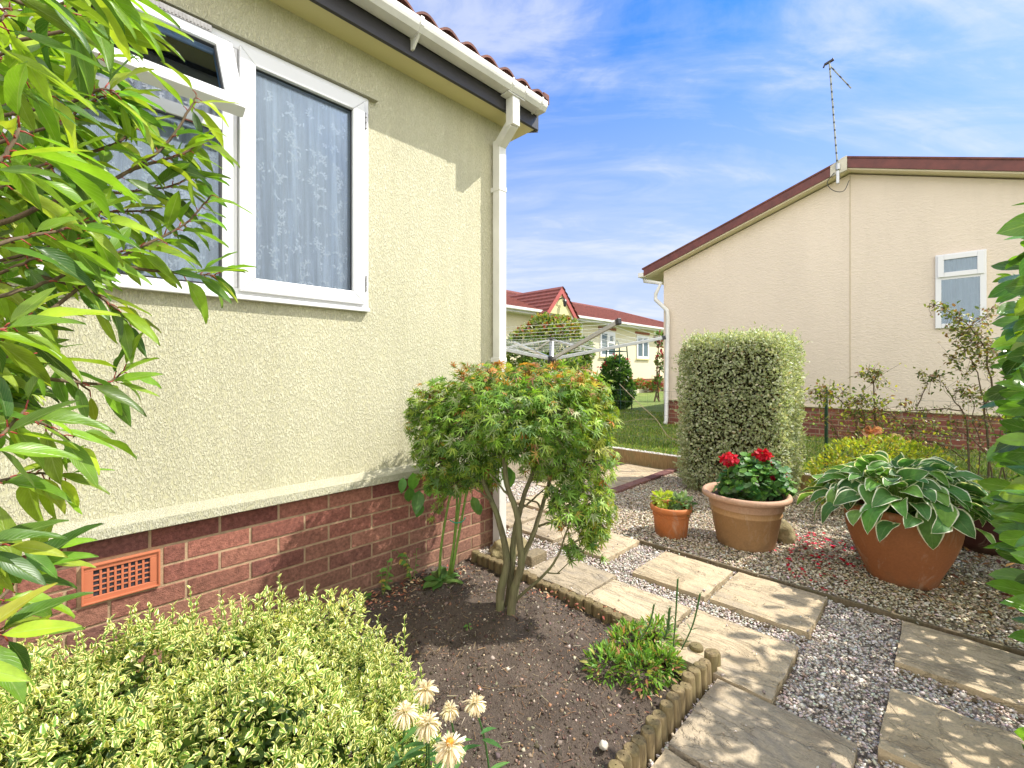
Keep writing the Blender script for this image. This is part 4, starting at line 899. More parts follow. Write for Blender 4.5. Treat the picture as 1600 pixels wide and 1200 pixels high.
# --- japanese maple
TR = empty('maple_tree', pix(791, 962, 0.02), 'small Japanese maple with bare stems and orange tipped crown in the soil bed', 'tree')
b = MB(); S = []
S.append(stem(b, [pixd(782, 972, 2.06), pixd(782, 925, 2.06), pixd(791, 888, 2.07), pixd(790, 859, 2.08), pixd(781, 820, 2.09), pixd(770, 787, 2.10), pixd(756, 755, 2.12), pixd(742, 715, 2.15)], 0.0215, 0.0087, 9, 4, .0015))
S.append(stem(b, [pixd(797, 970, 2.02), pixd(803, 922, 2.02), pixd(814, 885, 2.01), pixd(812, 842, 2.0), pixd(807, 800, 2.0), pixd(795, 768, 2.0), pixd(789, 735, 2.0), pixd(786, 690, 2.02)], 0.0201, 0.0093, 9, 4, .0015))
S.append(stem(b, [pixd(792, 965, 2.10), pixd(800, 880, 2.10), pixd(803, 840, 2.10), pixd(812, 800, 2.10), pixd(822, 765, 2.12), pixd(834, 735, 2.14), pixd(842, 690, 2.16)], 0.0161, 0.0081, 8, 4, .0015))
S.append(stem(b, [pixd(800, 955, 2.08), pixd(815, 880, 2.10), pixd(832, 837, 2.12), pixd(843, 805, 2.14), pixd(852, 775, 2.15), pixd(859, 750, 2.15), pixd(868, 715, 2.15)], 0.0148, 0.0068, 8, 4, .0015))
S.append(stem(b, [pixd(800, 948, 2.04), pixd(812, 932, 2.02), pixd(834, 913, 1.98), pixd(856, 892, 1.94), pixd(872, 868, 1.92), pixd(882, 840, 1.92), pixd(890, 815, 1.92)], 0.0081, 0.0031, 7, 4, .001))
S.append(stem(b, [pixd(856, 895, 1.94), pixd(866, 896, 1.92), pixd(875, 896, 1.9)], 0.0034, 0.0025)); S.append(stem(b, [pixd(871, 896, 1.9), pixd(888, 880, 1.88), pixd(900, 869, 1.87)], 0.0027, 0.0012))
for a in ([(811, 797, 2.1), (826, 786, 2.1), (842, 772, 2.1), (856, 760, 2.1)], [(842, 822, 2.13), (858, 817, 2.1), (875, 820, 2.05), (900, 822, 2.0)], [(768, 785, 2.1), (755, 772, 2.05), (738, 762, 2.0)], [(876, 858, 1.92), (895, 848, 1.9), (912, 838, 1.88)], [(846, 795, 2.14), (838, 785, 2.1), (820, 780, 2.05)], [(796, 775, 2.0), (780, 758, 1.95), (765, 740, 1.9)], [(755, 755, 2.12), (720, 738, 2.1), (690, 725, 2.1)], [(852, 775, 2.15), (880, 765, 2.1), (905, 750, 2.05)]):
    S.append(stem(b, [pixd(*q) for q in a], .006, .003, 6, 4, .002))
b.build('trunk', M['bark'], TR, smooth=True)
blobs = [pb(700, 625, 2.08, 58, 36), pb(770, 600, 2.05, 62, 34), pb(845, 598, 2.05, 64, 32), pb(905, 610, 2.0, 52, 34), pb(672, 665, 2.1, 38, 40), pb(728, 672, 1.98, 64, 44), pb(800, 650, 1.88, 70, 52), pb(870, 655, 1.92, 66, 56), pb(932, 660, 2.0, 34, 52),
 pb(925, 720, 2.0, 40, 44), pb(880, 725, 2.02, 42, 38), pb(915, 780, 1.98, 44, 40), pb(925, 830, 1.95, 26, 28), pb(876, 775, 2.02, 26, 26), pb(690, 720, 2.08, 42, 34), pb(745, 715, 2.1, 50, 30), pb(800, 640, 2.35, 100, 60), pb(880, 640, 2.3, 70, 60), pb(730, 640, 2.3, 60, 50), pb(830, 700, 1.95, 52, 22), pb(668, 700, 2.0, 22, 22), pb(900, 860, 1.93, 14, 12), pb(705, 752, 2.15, 40, 22), pb(755, 745, 2.2, 30, 18), pb(935, 800, 1.95, 28, 40), pb(850, 725, 2.2, 40, 24), pb(650, 640, 2.1, 18, 26), pb(880, 800, 1.95, 26, 26)]
b = MB()
for q in blobs:
    c = Vector(q[:3]); best = min((p for s_ in S for p in s_[len(s_)//3:]), key=lambda p: (p - c).length)
    stem(b, [best, (best + c)/2 + Vector((0, 0, .02)), c], .006, .003, 5, 3, .004)
    for i in range(int(9*q[3]/.15) + 4):
        d = Vector(unit(rng.normal(size=3))); e_ = c + Vector((d.x*q[3], d.y*q[4], d.z*q[5]))*.9
        stem(b, [c + Vector(rng.normal(0, .01, 3)), (c + e_)/2 + Vector(rng.normal(0, .012, 3)), e_], .0028, .0012, 4, 3)
b.build('branches', M['bark'], TR, smooth=True)
P, N = blob_pts(blobs, 9600, .55, .66); n = len(P); ctr = np.array([*cam(.03, 2.08), .9])
out = unit(P - ctr); F = unit(out*[1, 1, .3] + rnd(n, .55) + [0, 0, -.25]); Nn = unit(out*.5 + N*.5 + rnd(n, .4) + [0, 0, .9])
right = (P[:, 0]*CA - P[:, 1]*SA)
top = np.clip((P[:, 2] - 1.02)/.16, 0, 1)*np.clip((right + .42)/.5, .15, 1); tip = rng.random(n) < top*.42 + .025
C = pal(n, [(.16, .30, .04), (.24, .39, .05), (.08, .17, .03), (.34, .43, .07), (.34, .40, .20)], [.28, .26, .22, .12, .12])
C[tip] = pal(tip.sum(), [(.50, .19, .05), (.58, .28, .06), (.40, .14, .06), (.48, .36, .08), (.45, .24, .16)])
yel = (right > .30) & (rng.random(n) < .4) & ~tip; C[yel] = pal(yel.sum(), [(.28, .38, .04), (.34, .38, .05)])
sz = rng.uniform(.028, .049, n); small = rng.random(n) < .3; sz[small] *= .7
Leaves('maple').add(P, F, Nn, sz, C).build('crown', L['maple'], TR, smooth=False)
# sprigs that break the outline
b = MB(); Lv = Leaves('maple')
for px, py, Y in ((640, 655, 2.05), (636, 605+40, 2.1), (722, 566, 2.05), (708, 572, 2.0), (740, 572, 2.05), (655, 612, 2.05), (965, 640, 1.95), (950, 600, 1.95), (648, 748, 2.05), (640, 715, 2.05), (700, 742, 2.0), (940, 868, 1.9), (905, 872, 1.88), (893, 880, 1.88), (902, 866, 1.86), (680, 790, 2.1), (686, 770, 2.1), (672, 812, 2.1), (830, 572, 2.0), (870, 565, 2.05), (775, 568, 2.0), (915, 572, 2.0)):
    e_ = pixd(px, py, Y); c = Vector(ctr)*.35 + e_*.65; stem(b, [c, (c + e_)/2 + Vector((0, 0, .015)), e_], .0018, .001, 4, 3)
    for i in range(9):
        t = random.uniform(.55, 1.05); p = c + (e_ - c)*t
        red = py < 620 and random.random() < .6
        Lv.add([p], [Vector(rng.normal(0, .6, 3)) + (e_ - c).normalized()*.7], [Vector(rng.normal(0, .5, 3)) + Vector((0, 0, 1))], [random.uniform(.028, .042)], pal(1, [(.40, .16, .06), (.36, .24, .08)] if red else [(.12, .24, .03), (.2, .3, .04)]))
b.build('twigs', M['barkd'], TR); Lv.build('outer_sprays', L['maple'], TR, smooth=False)

# --- photinia in the left foreground
PH = empty('photinia_shrub', (*cam(-1.15, .75), 0), 'large glossy green shrub with red stalks hanging in front of the window', 'shrub')
b = MB(); bp = MB(); Lv = Leaves('photinia')
def shoot(pts, r0=.006, r1=.0025, nleaf=12, ln=.085, start=.3, droop=.45, term=4):
    P = stem(b, [pixd(*q) for q in pts], r0, r1, 6, 5, .0015); m = len(P)
    for i in range(nleaf + term):
        t = start + (1 - start)*(i/(nleaf + term - 1))**.85; k = min(m - 2, int(t*(m - 1))); p = P[k].lerp(P[k+1], t*(m - 1) - k)
        d = (P[k+1] - P[k]).normalized(); a = i*2.4 + random.uniform(-.4, .4)
        u = d.cross(Vector((0, 0, 1))).normalized(); v = u.cross(d)
        rad = u*math.cos(a) + v*math.sin(a); f = (d*random.uniform(.35, .8) + rad*.75 + Vector((0, 0, -droop*random.uniform(.2, 1.2)))).normalized()
        f = (f + Vector((*cam(.35, 0), -.12))*.8).normalized()
        q = p + f*random.uniform(.010, .02) ; bp.tube([p, p + f*.006 + Vector((0, 0, .002)), q], [.0016, .0012, .0011], 5)
        nn = Vector((0, 0, 1)) + rad*.5 + Vector(rng.normal(0, .35, 3)) + Vector((*cam(.3, -.3), 0))
        s_ = ln*1.18*random.uniform(.72, 1.18)*(1 - .25*(t > .93))
        col = pal(1, [(.17, .31, .025), (.25, .40, .03), (.10, .21, .025), (.34, .46, .04), (.06, .14, .02)], [.32, .28, .18, .14, .08], .16)
        if random.random() < .0: col = pal(1, [(.40, .12, .03)])
        Lv.add([q], [f], [nn], [(s_*random.uniform(.85, 1.15), s_, s_*random.uniform(.3, 1.6))], col)
limbs = [[(-220, 420, .8), (-60, 372, .84), (60, 325, .9), (150, 292, .96), (205, 265, 1.02), (260, 225, 1.08), (297, 170, 1.12), (307, 148, 1.13)],
 [(200, 268, 1.02), (247, 252, 1.06), (287, 240, 1.1), (320, 216, 1.13)], [(-150, 260, .8), (0, 222, .84), (83, 197, .88), (125, 172, .92), (143, 160, .93)],
 [(60, 500, .85), (193, 400, 1.0), (262, 366, 1.08), (297, 343, 1.12), (330, 305, 1.15)], [(-100, 500, .75), (0, 463, .8), (67, 443, .86), (140, 410, .94), (200, 390, 1.0), (255, 378, 1.05)],
 [(200, 417, 1.0), (290, 428, 1.1), (335, 430, 1.15)], [(-120, 600, .75), (0, 560, .8), (40, 556, .84), (85, 570, .9), (140, 610, .97)], [(60, 590, .86), (160, 600, .98), (193, 580, 1.02)],
 [(-110, 790, .75), (0, 753, .8), (53, 740, .85), (100, 743, .9)], [(-90, 1000, .7), (0, 934, .78), (28, 899, .82), (52, 864, .85)], [(-100, -60, .6), (20, 0, .66), (53, 9, .7), (79, 9, .72), (103, 20, .75), (122, 47, .78)],
 [(-150, 140, .6), (-40, 60, .62), (10, 20, .66)], [(-150, 180, .65), (-30, 130, .7), (30, 120, .74), (80, 150, .8)], [(-150, 330, .7), (-20, 300, .74), (60, 260, .8), (130, 240, .88)], [(-150, 420, .65), (0, 380, .72), (90, 360, .8), (160, 340, .88)],
 [(-160, 660, .65), (-30, 640, .7), (60, 660, .8), (110, 690, .88)], [(60, 430, .9), (150, 460, .98), (200, 500, 1.03)], [(-140, 1080, .6), (-60, 1010, .65), (10, 990, .7)], [(-160, 900, .62), (-60, 860, .68), (20, 850, .74)], [(80, 330, .95), (170, 330, 1.05), (240, 330, 1.12)],
 [(-100, 30, .55), (0, -20, .6), (60, -30, .62)], [(20, -60, .6), (100, -50, .66), (150, -20, .7)], [(100, 250, .95), (180, 225, 1.02), (220, 190, 1.06)], [(-90, 520, .6), (-20, 520, .66), (40, 500, .72)],
 [(-60, 280, .55), (0, 250, .58), (30, 200, .6)], [(-60, 720, .6), (-10, 690, .66), (40, 640, .72)], [(120, 300, .95), (200, 300, 1.05), (270, 290, 1.12), (300, 275, 1.15)]]
nl = [13, 9, 9, 12, 12, 8, 9, 8, 9, 10, 9, 6, 10, 12, 12, 10, 9, 8, 7, 9, 6, 7, 10, 8, 8, 8, 10]
for p, k in zip(limbs, nl): shoot(p, .0065 if len(p) > 6 else .004, .0018, k, random.uniform(.074, .094), .3 if len(p) < 6 else .42)
# deeper filler shoots along the left edge
for i in range(46):
    py0 = random.uniform(-20, 460) if i < 36 else random.uniform(460, 640); x1_ = random.uniform(-30, 190)*(1 - 1.0*min(1, max(0, (py0 - 330)/200))); Y = random.uniform(.85, 1.18)
    shoot([(-200, py0 + 80, Y - .1), (x1_ - 90, py0 + 25, Y), (x1_ - 30, py0, Y), (x1_, py0 + random.uniform(-15, 25), Y + .03)], .004, .002, 9, random.uniform(.072, .092), .4)
# main stems outside the picture
root = Vector((*cam(-1.22, .75), 0))
for q in limbs:
    if q[0][0] > -30: continue
    e_ = pixd(*q[0]); stem(b, [root + Vector(rng.normal(0, .03, 3)), root*.6 + e_*.4 + Vector((0, 0, .12)), e_], .008, .005, 6, 4, .004)
b.build('branches', M['barkd'], PH, smooth=True); bp.build('leaf_stalks', M['petiole'], PH, smooth=True); Lv.build('foliage', L['photinia'], PH)

# --- variegated euonymus
EU = empty('euonymus_shrub', (*cam(-.75, 1.1), 0), 'low mound of yellow edged variegated leaves below the air brick', 'shrub')
bl = [(*cam(-1.32, 1.12), .16, .26, .24, .23), (*cam(-1.05, 1.22), .17, .25, .20, .27), (*cam(-.80, 1.30), .16, .24, .2, .28), (*cam(-.58, 1.36), .15, .2, .2, .25), (*cam(-.42, 1.24), .12, .17, .17, .23), (*cam(-.62, 1.05), .16, .26, .24, .27), (*cam(-.95, .95), .16, .28, .26, .27), (*cam(-.42, .98), .12, .19, .2, .22), (*cam(-.30, 1.12), .08, .13, .13, .17), (*cam(-.35, .80), .1, .2, .2, .2), (*cam(-.70, .75), .14, .25, .25, .22), (*cam(-1.3, .9), .14, .25, .25, .24)]
P, N = blob_pts(bl, 46000, .34, .80); ok = P[:, 2] > .0; P, N = P[ok], N[ok]; n = len(P)
for k in range(n): pass
P[:, 2] += .01 + .12*np.array([mnoise.fractal((p[0]*6, p[1]*6, p[2]*6), 1, 2, 3) for p in P])
F = unit(N*.6 + rnd(n, .7) + [0, 0, .25]); Nn = unit(N*.6 + rnd(n, .55) + [0, 0, .6])
C = pal(n, [(.13, .25, .035), (.19, .33, .045), (.10, .18, .03), (.42, .48, .07), (.60, .60, .30)], [.37, .29, .17, .11, .06])
Leaves('eu').add(P, F, Nn, rng.uniform(.013, .024, n), C).build('foliage', L['euonymus'], EU)
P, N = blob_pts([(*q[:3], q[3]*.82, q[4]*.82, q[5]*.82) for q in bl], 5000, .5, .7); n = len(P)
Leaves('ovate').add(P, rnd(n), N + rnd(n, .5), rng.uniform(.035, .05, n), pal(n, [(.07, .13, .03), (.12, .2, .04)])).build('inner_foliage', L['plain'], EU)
b = MB(); Lv = Leaves('eu')
for i in range(260):
    q = bl[rng.integers(len(bl))]; a = random.uniform(0, 6.28); rr = random.random()**.5*.8; p = Vector((q[0] + q[3]*rr*math.cos(a), q[1] + q[4]*rr*math.sin(a), q[2] + q[5]*math.sqrt(1 - rr*rr)*.9)); h = random.uniform(.04, .11)
    e_ = p + Vector((random.uniform(-.02, .02), random.uniform(-.02, .02), h)); b.tube([p, e_], [.0013, .001], 4)
    for k in range(7):
        t = k/6; a = k*1.57 + random.uniform(-.3, .3)
        for s in (0, math.pi): Lv.add([p.lerp(e_, t)], [(math.cos(a + s), math.sin(a + s), .5 + t)], [(0, 0, 1)], [random.uniform(.014, .021)], pal(1, [(.16, .26, .04), (.3, .36, .08)]))
for px, py0, py1, Y, yel in ((438, 985, 903, 1.42, 0), (205, 1000, 950, 1.35, 0), (345, 990, 942, 1.4, 0), (232, 990, 948, 1.3, 0), (535, 1010, 928, 1.45, 1), (590, 1060, 965, 1.42, 0), (630, 1050, 968, 1.42, 0), (300, 985, 920, 1.4, 0), (660, 1110, 1040, 1.3, 0), (596, 1080, 1010, 1.35, 1), (505, 1000, 975, 1.4, 1), (175, 1010, 985, 1.2, 0), (115, 1040, 990, 1.15, 0), (400, 985, 955, 1.42, 0)):
    p, e_ = pixd(px, py0 + 25, Y), pixd(px + random.uniform(-4, 4), py1, Y); b.tube(ds([p, (p + e_)/2 + Vector((.004, .002, 0)), e_], 3), .0013, 5); k_ = int((py0 + 25 - py1)/9)
    for k in range(k_):
        t = k/max(1, k_ - 1)
        for s in (0, math.pi):
            a = k*1.3 + s; Lv.add([p.lerp(e_, t)], [(math.cos(a), math.sin(a), .55 + t*.7)], [(0, 0, 1)], [random.uniform(.018, .026)*(1.3 if yel else 1)*(1 - .3*(t > .85))], pal(1, [(.62, .55, .14), (.7, .62, .2)] if yel else [(.18, .28, .05), (.3, .36, .08)]))
b.build('stems', M['stemg'], EU); Lv.build('upright_sprigs', L['euonymus'], EU)

# --- daisies
DA = empty('daisy_plant', pix(700, 1215, 0), 'clump of faded cream shaggy daisies at the bottom of the soil bed', 'flowers')
b = MB(); Lf = Leaves('lance')
for i, (px, py, Y, r) in enumerate(((665, 1077, 1.0, .027), (633, 1112, .94, .028), (668, 1130, .93, .029), (703, 1108, .99, .021), (742, 1098, 1.0, .025), (703, 1166, .88, .032))):
    c = pixd(px, py, Y); base = pix(700 + (px - 690)*1.4, 1290 - i*4, 0); stem(b, [base, base.lerp(c, .5) + Vector((.01, .01, .03)), c - Vector((0, 0, .006))], .0032, .0022, 6, 4)
    fl = Leaves('petal3'); toc = (Vector((*cam(0, -.5), 0))*.35 + Vector((0, 0, 1))).normalized(); n_ = 210
    for k in range(n_):
        a = random.uniform(0, 6.28); el = random.uniform(-.95, .9) if k > 25 else random.uniform(.6, 1.3); u = toc.orthogonal().normalized(); v = toc.cross(u)
        d = (u*math.cos(a) + v*math.sin(a))*math.cos(el) + toc*math.sin(el)
        s_ = r*random.uniform(.6, 1.05)*(1. if el < .5 else .6); fl.add([c + d*.004], [d + Vector((0, 0, -.45 if el < .5 else .1))], [toc + Vector(rng.normal(0, .4, 3))], [(s_*random.uniform(.7, 1.2), s_, s_*2)], pal(1, [(.80, .70, .48), (.84, .78, .60), (.70, .56, .36)], None, .06))
    fh = fl.build('flower_head', L['petalw'], DA, smooth=False)
    d_ = MB(); cc = c + toc*r*.28; q_ = 1. if i == 5 else .55; d_.lathe(cc, [(.001, .008), (r*.15*q_, .007), (r*.24*q_, .003), (r*.22*q_, -.004), (.001, -.006)], 12); d_.build('flower_disc', simple('disc%d' % i, (.62, .26, .02) if i == 5 else (.60, .48, .28), .8, .3, 300), fh)
    for k in range(9):
        t = random.uniform(.15, .8); p = base.lerp(c, t); a = random.uniform(0, 6.28); Lf.add([p], [(math.cos(a), math.sin(a), random.uniform(-.2, .7))], [(0, 0, 1)], [(.07, .065, .065)], pal(1, [(.07, .18, .05), (.12, .26, .06)]))
b.build('stems', M['stemd'], DA, smooth=True); Lf.build('leaves', L['plain'], DA)

# --- low green plant with spikes beside the logs
LP = empty('ground_cover_plant', pix(995, 1050, 0), 'bright green tufted plant with thin upright spikes beside the log edging', 'plant')
bl = [(*pix(950, 1048, .0)[:2], .02, .085, .08, .06), (*pix(1000, 1055, 0)[:2], .02, .09, .08, .065), (*pix(1035, 1045, 0)[:2], .02, .07, .07, .06), (*pix(985, 1022, 0)[:2], .03, .10, .09, .08), (*pix(1025, 1015, 0)[:2], .03, .08, .08, .085)]
P, N = blob_pts(bl, 2300, .5, .8); n = len(P)
Leaves('lance').add(P, N + rnd(n, .5) + [0, 0, .3], rnd(n, .5) + [0, 0, 1], rng.uniform(.020, .036, n)[:, None]*[1.4, 1, 1], pal(n, [(.14, .30, .03), (.24, .42, .05), (.10, .20, .03), (.42, .40, .10), (.45, .2, .1)], [.36, .34, .12, .12, .06])).build('foliage', L['plain'], LP)
b = MB(); Lv = Leaves('lance')
for q in ([(1052, 1010), (1056, 960), (1059, 905)], [(1065, 1015), (1083, 975), (1094, 928)], [(1045, 985), (1046, 960), (1047, 950)], [(1000, 1000), (1015, 975), (1022, 945)], [(1038, 1000), (1042, 985), (1046, 952)]):
    P = stem(b, [pixd(a, c, 1.66) for a, c in q], .0022, .0035, 6, 4)
    for k, p in enumerate(P):
        for s in (0, 2.1, 4.2): Lv.add([p], [(math.cos(k + s), math.sin(k + s), .9)], [(0, 0, 1)], [.014 if k > len(P)*.4 else .03], pal(1, [(.10, .18, .05), (.2, .2, .08)]))
b.build('flower_spikes', M['stemd'], LP); Lv.build('spike_leaves', L['plain'], LP)

# --- green caned plant at the wall, dock rosette, weeds
CN = empty('caned_plant', pix(690, 905, 0), 'tall plant with green canes tied with green string, against the brick wall', 'plant')
b = MB(); Lv = Leaves('ovate')
for q in ([(686, 905, 2.42), (690, 850, 2.42), (700, 790, 2.42), (715, 720, 2.40)], [(702, 898, 2.40), (712, 830, 2.40), (720, 770, 2.38), (722, 720, 2.35)], [(706, 896, 2.38), (716, 840, 2.38), (727, 780, 2.36), (735, 730, 2.34)], [(704, 894, 2.42), (709, 850, 2.42), (714, 790, 2.40), (712, 730, 2.40)]):
    b = MB(); stem(b, [pixd(*a) for a in q], .0075, .0055, 7, 4); b.build('cane', M['stemg'], CN, smooth=True)
MB().tube(ds([pixd(703, 813, 2.36), pixd(712, 817, 2.33), pixd(722, 815, 2.33), pixd(727, 809, 2.36)], 4), .003, 6).build('string_tie', M['tie'], CN)
for px, py, Y, s in ((640, 775, 2.3, .10), (655, 780, 2.3, .12), (665, 765, 2.25, .09), (630, 760, 2.3, .08), (738, 790, 2.45, .10), (745, 800, 2.45, .08), (660, 800, 2.3, .08), (788, 740, 2.5, .12), (797, 745, 2.5, .13), (783, 725, 2.5, .1), (728, 760, 2.4, .09), (675, 745, 2.35, .1), (645, 752, 2.3, .11)):
    Lv.add([pixd(px, py - 14, Y)], [(random.uniform(-.5, .5), random.uniform(-.5, .3), -.9)], [Vector((*cam(.4, -1), .6))], [s], pal(1, [(.08, .22, .04), (.13, .3, .05)]))
Lv.build('leaves', L['plain'], CN)
RO = empty('dock_weed', pix(692, 918, 0), 'flat rosette of broad green leaves on the soil beside the green canes', 'weed')
c = pix(690, 912, .01); Lv = Leaves('broad')
for k in range(17):
    a = k*2.4; Lv.add([c + Vector((0, 0, .01))], [(math.cos(a), math.sin(a), random.uniform(.15, .7))], [(0, 0, 1)], [(.11, random.uniform(.09, .14), .11)], pal(1, [(.09, .20, .04), (.14, .28, .06)]))
Lv.build('leaves', L['plain'], RO)
def foot(px, yy=2.07):
    k = (px - 800)/FPX; Y = yy/(CA - SA*k); return Vector((Y*(SA + CA*k), yy, .0))
def weed(px, py, Y, lab, n=26, spread=.07, h=.16, ls=.035, cols=((.10, .24, .04), (.16, .32, .06), (.5, .4, .08)), base=None, name='weed', cat='weed'):
    g = base or (foot(px) if py < 940 else pix(px, py, 0)); e_ = empty(name, g, lab, cat); b = MB(); Lv = Leaves('ovate')
    for k in range(max(3, n//5)):
        t = g + Vector((random.uniform(-1, 1)*spread, random.uniform(-1, 1)*spread*.6, h*random.uniform(.5, 1))); P = stem(b, [g, (g + t)/2 + Vector(rng.normal(0, .008, 3)), t], .002, .0012, 5, 3)
        for i in range(5):
            p = P[-1 - i] if i < len(P) - 1 else t; a = random.uniform(0, 6.28); Lv.add([p], [(math.cos(a), math.sin(a), -.1)], [Vector(rng.normal(0, .3, 3)) + Vector((0, -.3, 1))], [ls*random.uniform(.6, 1.2)], pal(1, list(cols), [.45, .4, .15]))
    b.build('stems', M['stemg'], e_); Lv.build('leaves', L['plain'], e_)
weed(598, 905, 2.1, 'small weed with yellowing leaves against the brick wall, left one', 22, .06, .19)
weed(645, 895, 2.1, 'leggy green weed against the brick wall near the green canes', 26, .09, .22)
weed(565, 935, 2.1, 'tiny green seedlings at the foot of the brick wall', 12, .04, .06, .02)
weed(733, 990, 2, 'single small seedling in the soil left of the maple trunk', 6, .01, .05, .018)

# --- variegated pittosporum block
PI = empty('clipped_shrub', (4.52, 1.42, 0), 'tall clipped block shrub of tiny silvery variegated leaves in the buff gravel', 'shrub')
pcx, pcy = 4.52, 1.42
def block(n, hw, hd, z0, z1, depth, ex=8.):
    P = np.empty((0, 3)); N = np.empty((0, 3))
    u = rng.uniform(-1, 1, (n, 3)); f = rng.integers(0, 6, n); ax = f//2; sg = (f % 2)*2 - 1; q = u.copy(); q[np.arange(n), ax] = sg
    r = (np.abs(q)**ex).sum(1)**(-1/ex); q *= r[:, None]; d = unit(np.sign(q)*np.abs(q)**(ex - 1)); q *= (1 - depth*rng.random(n)**1.3)[:, None]
    q *= (1 + .05*np.array([mnoise.fractal((a[0]*4, a[1]*4, a[2]*5), 1, 2, 4) for a in q]))[:, None]
    W = np.stack([pcx + q[:, 0]*hw, pcy + q[:, 1]*hd, (z0 + z1)/2 + q[:, 2]*(z1 - z0)/2], 1); D = d; return W, D
P, N = block(46000, .40, .455, .02, 1.475, .17); n = len(P)
Leaves('eu').add(P, N*.5 + rnd(n, .7) + [0, 0, .3], N*.5 + rnd(n, .6) + [0, 0, .4], rng.uniform(.020, .036, n), pal(n, [(.27, .34, .15), (.37, .43, .24), (.18, .23, .11), (.56, .57, .42), (.36, .22, .1)], [.35, .3, .15, .18, .02])).build('foliage', L['pitto'], PI)
P, N = block(420, .405, .46, .02, 1.48, .02); b = MB(); Lv = Leaves('eu')
for p, d in zip(P, N):
    d = Vector(d) + Vector(rng.normal(0, .3, 3)) + Vector((0, 0, .3)); h_ = random.uniform(.02, .06); p = Vector(p)
    for k in range(5): Lv.add([p + d*h_*(k/4)], [Vector(rng.normal(0, .8, 3)) + d], [rng.normal(0, 1, 3)], [random.uniform(.018, .03)], pal(1, [(.30, .36, .18), (.45, .48, .30)]))
Lv.build('stray_shoots', L['pitto'], PI)
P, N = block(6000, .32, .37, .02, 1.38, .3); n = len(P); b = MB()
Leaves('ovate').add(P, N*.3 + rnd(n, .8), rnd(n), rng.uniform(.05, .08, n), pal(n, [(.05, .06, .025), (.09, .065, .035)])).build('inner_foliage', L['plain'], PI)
for i in range(14):
    a = random.uniform(-.4, .4); b.tube(ds([(pcx + a*.3, pcy, 0), (pcx + a*.6, pcy + random.uniform(-.1, .1), .7), (pcx + a*.7, pcy + random.uniform(-.2, .2), 1.35)], 4), [.012]*9, 6)
b.build('stems', M['barkd'], PI)

# --- pots
def pot(name, cx, cy, prof, mat, lab, n=56, rim=None, inner=None):
    e_ = empty(name, (cx, cy, 0), lab, 'flower pot'); b = MB(); b.lathe((cx, cy, 0), prof, n); b.build('pot_body', mat, e_, smooth=True)
    if rim: b = MB(); b.lathe((cx, cy, 0), rim[0], n); b.build('rim', rim[1], e_, smooth=True)
    if inner: b = MB(); b.lathe((cx, cy, 0), [(inner[0], inner[1]), (inner[0]*.6, inner[1] + .012), (.001, inner[1] + .015)], 30); b.build('compost', M['soil_pot'], e_, smooth=True)
    return e_
# small orange pot
p1 = Vector((*cam(.355*3.12, 3.12), 0)); R = .132
P1 = pot('flower_pot', p1.x, p1.y, [(.001, 0), (R*.76, 0), (R*.79, .006), (R*.93, .170), (R*.93, .172)], M['pot_orange'], 'small orange terracotta pot with yellow green leaves, left of the tan pot',
 rim=([(R*.93, .168), (R*1.02, .175), (R*1.06, .186), (R*1.06, .205), (R*1.02, .212), (R*.94, .212), (R*.90, .20), (R*.88, .16)], M['pot_orange']), inner=(R*.9, .165))
b = MB()
for i in range(26):
    a = i*2*math.pi/26; c = Vector((p1.x + R*.915*math.cos(a), p1.y + R*.915*math.sin(a), .148)); t_ = Vector((-math.sin(a), math.cos(a), 0)); b.tube([c - t_*.012 + Vector((0, 0, .008)), c, c + t_*.012 + Vector((0, 0, -.008))], .0028, 5)
b.build('relief_band', M['pot_orange'], P1, smooth=True)
PL = empty('potted_perennial', p1 + Vector((0, 0, .165)), 'yellow green seedlings and grey green leaves growing in the small orange pot', 'plant')
bl = [(p1.x - .02, p1.y + .04, .23, .075, .07, .07), (p1.x + .03, p1.y - .05, .22, .08, .075, .06)]
P, N = blob_pts(bl, 420, .6); n = len(P); g = (P[:, 1] > p1.y)
C = np.where(g[:, None], pal(n, [(.35, .48, .05), (.48, .55, .08)]), pal(n, [(.12, .22, .08), (.22, .32, .14)]))
Leaves('ovate').add(P, N + rnd(n, .4), rnd(n, .4) + [0, 0, 1], rng.uniform(.025, .05, n), C).build('foliage', L['plain'], PL)
# tan pot with red geranium
p2 = Vector((*cam(.521*2.96, 2.96), 0)); R = .262
P2 = pot('flower_pot', p2.x, p2.y, [(.001, 0), (R*.60, 0), (R*.635, .008), (R*.66, .02), (R*.795, .215), (R*.81, .218), (R*.815, .226), (R*.80, .232), (R*.83, .27), (R*.845, .273), (R*.848, .279), (R*.838, .284), (R*.855, .305)], M['pot_tan'], 'large tan flower pot with a pinkish rim holding the red geranium', 64,
 rim=([(R*.85, .300), (R*.93, .308), (R*1.0, .318), (R*1.02, .332), (R*.995, .347), (R*.95, .352), (R*.90, .345), (R*.87, .32), (R*.84, .26)], M['pot_rim']), inner=(R*.86, .30))
GE = empty('geranium', p2 + Vector((0, 0, .30)), 'leafy green geranium with two scarlet flower heads in the tan pot', 'plant')
off = Vector((*cam(.03, 0), 0))
bl = [pb(1165, 752, 2.93, 34, 30), pb(1200, 750, 2.93, 30, 32), pb(1182, 735, 3.0, 34, 26), pb(1213, 760, 3.0, 22, 20), pb(1140, 762, 2.95, 18, 16)]
P, N = blob_pts(bl, 900, .45, .75); ok = P[:, 2] > .30; P, N = P[ok], N[ok]; n = len(P)
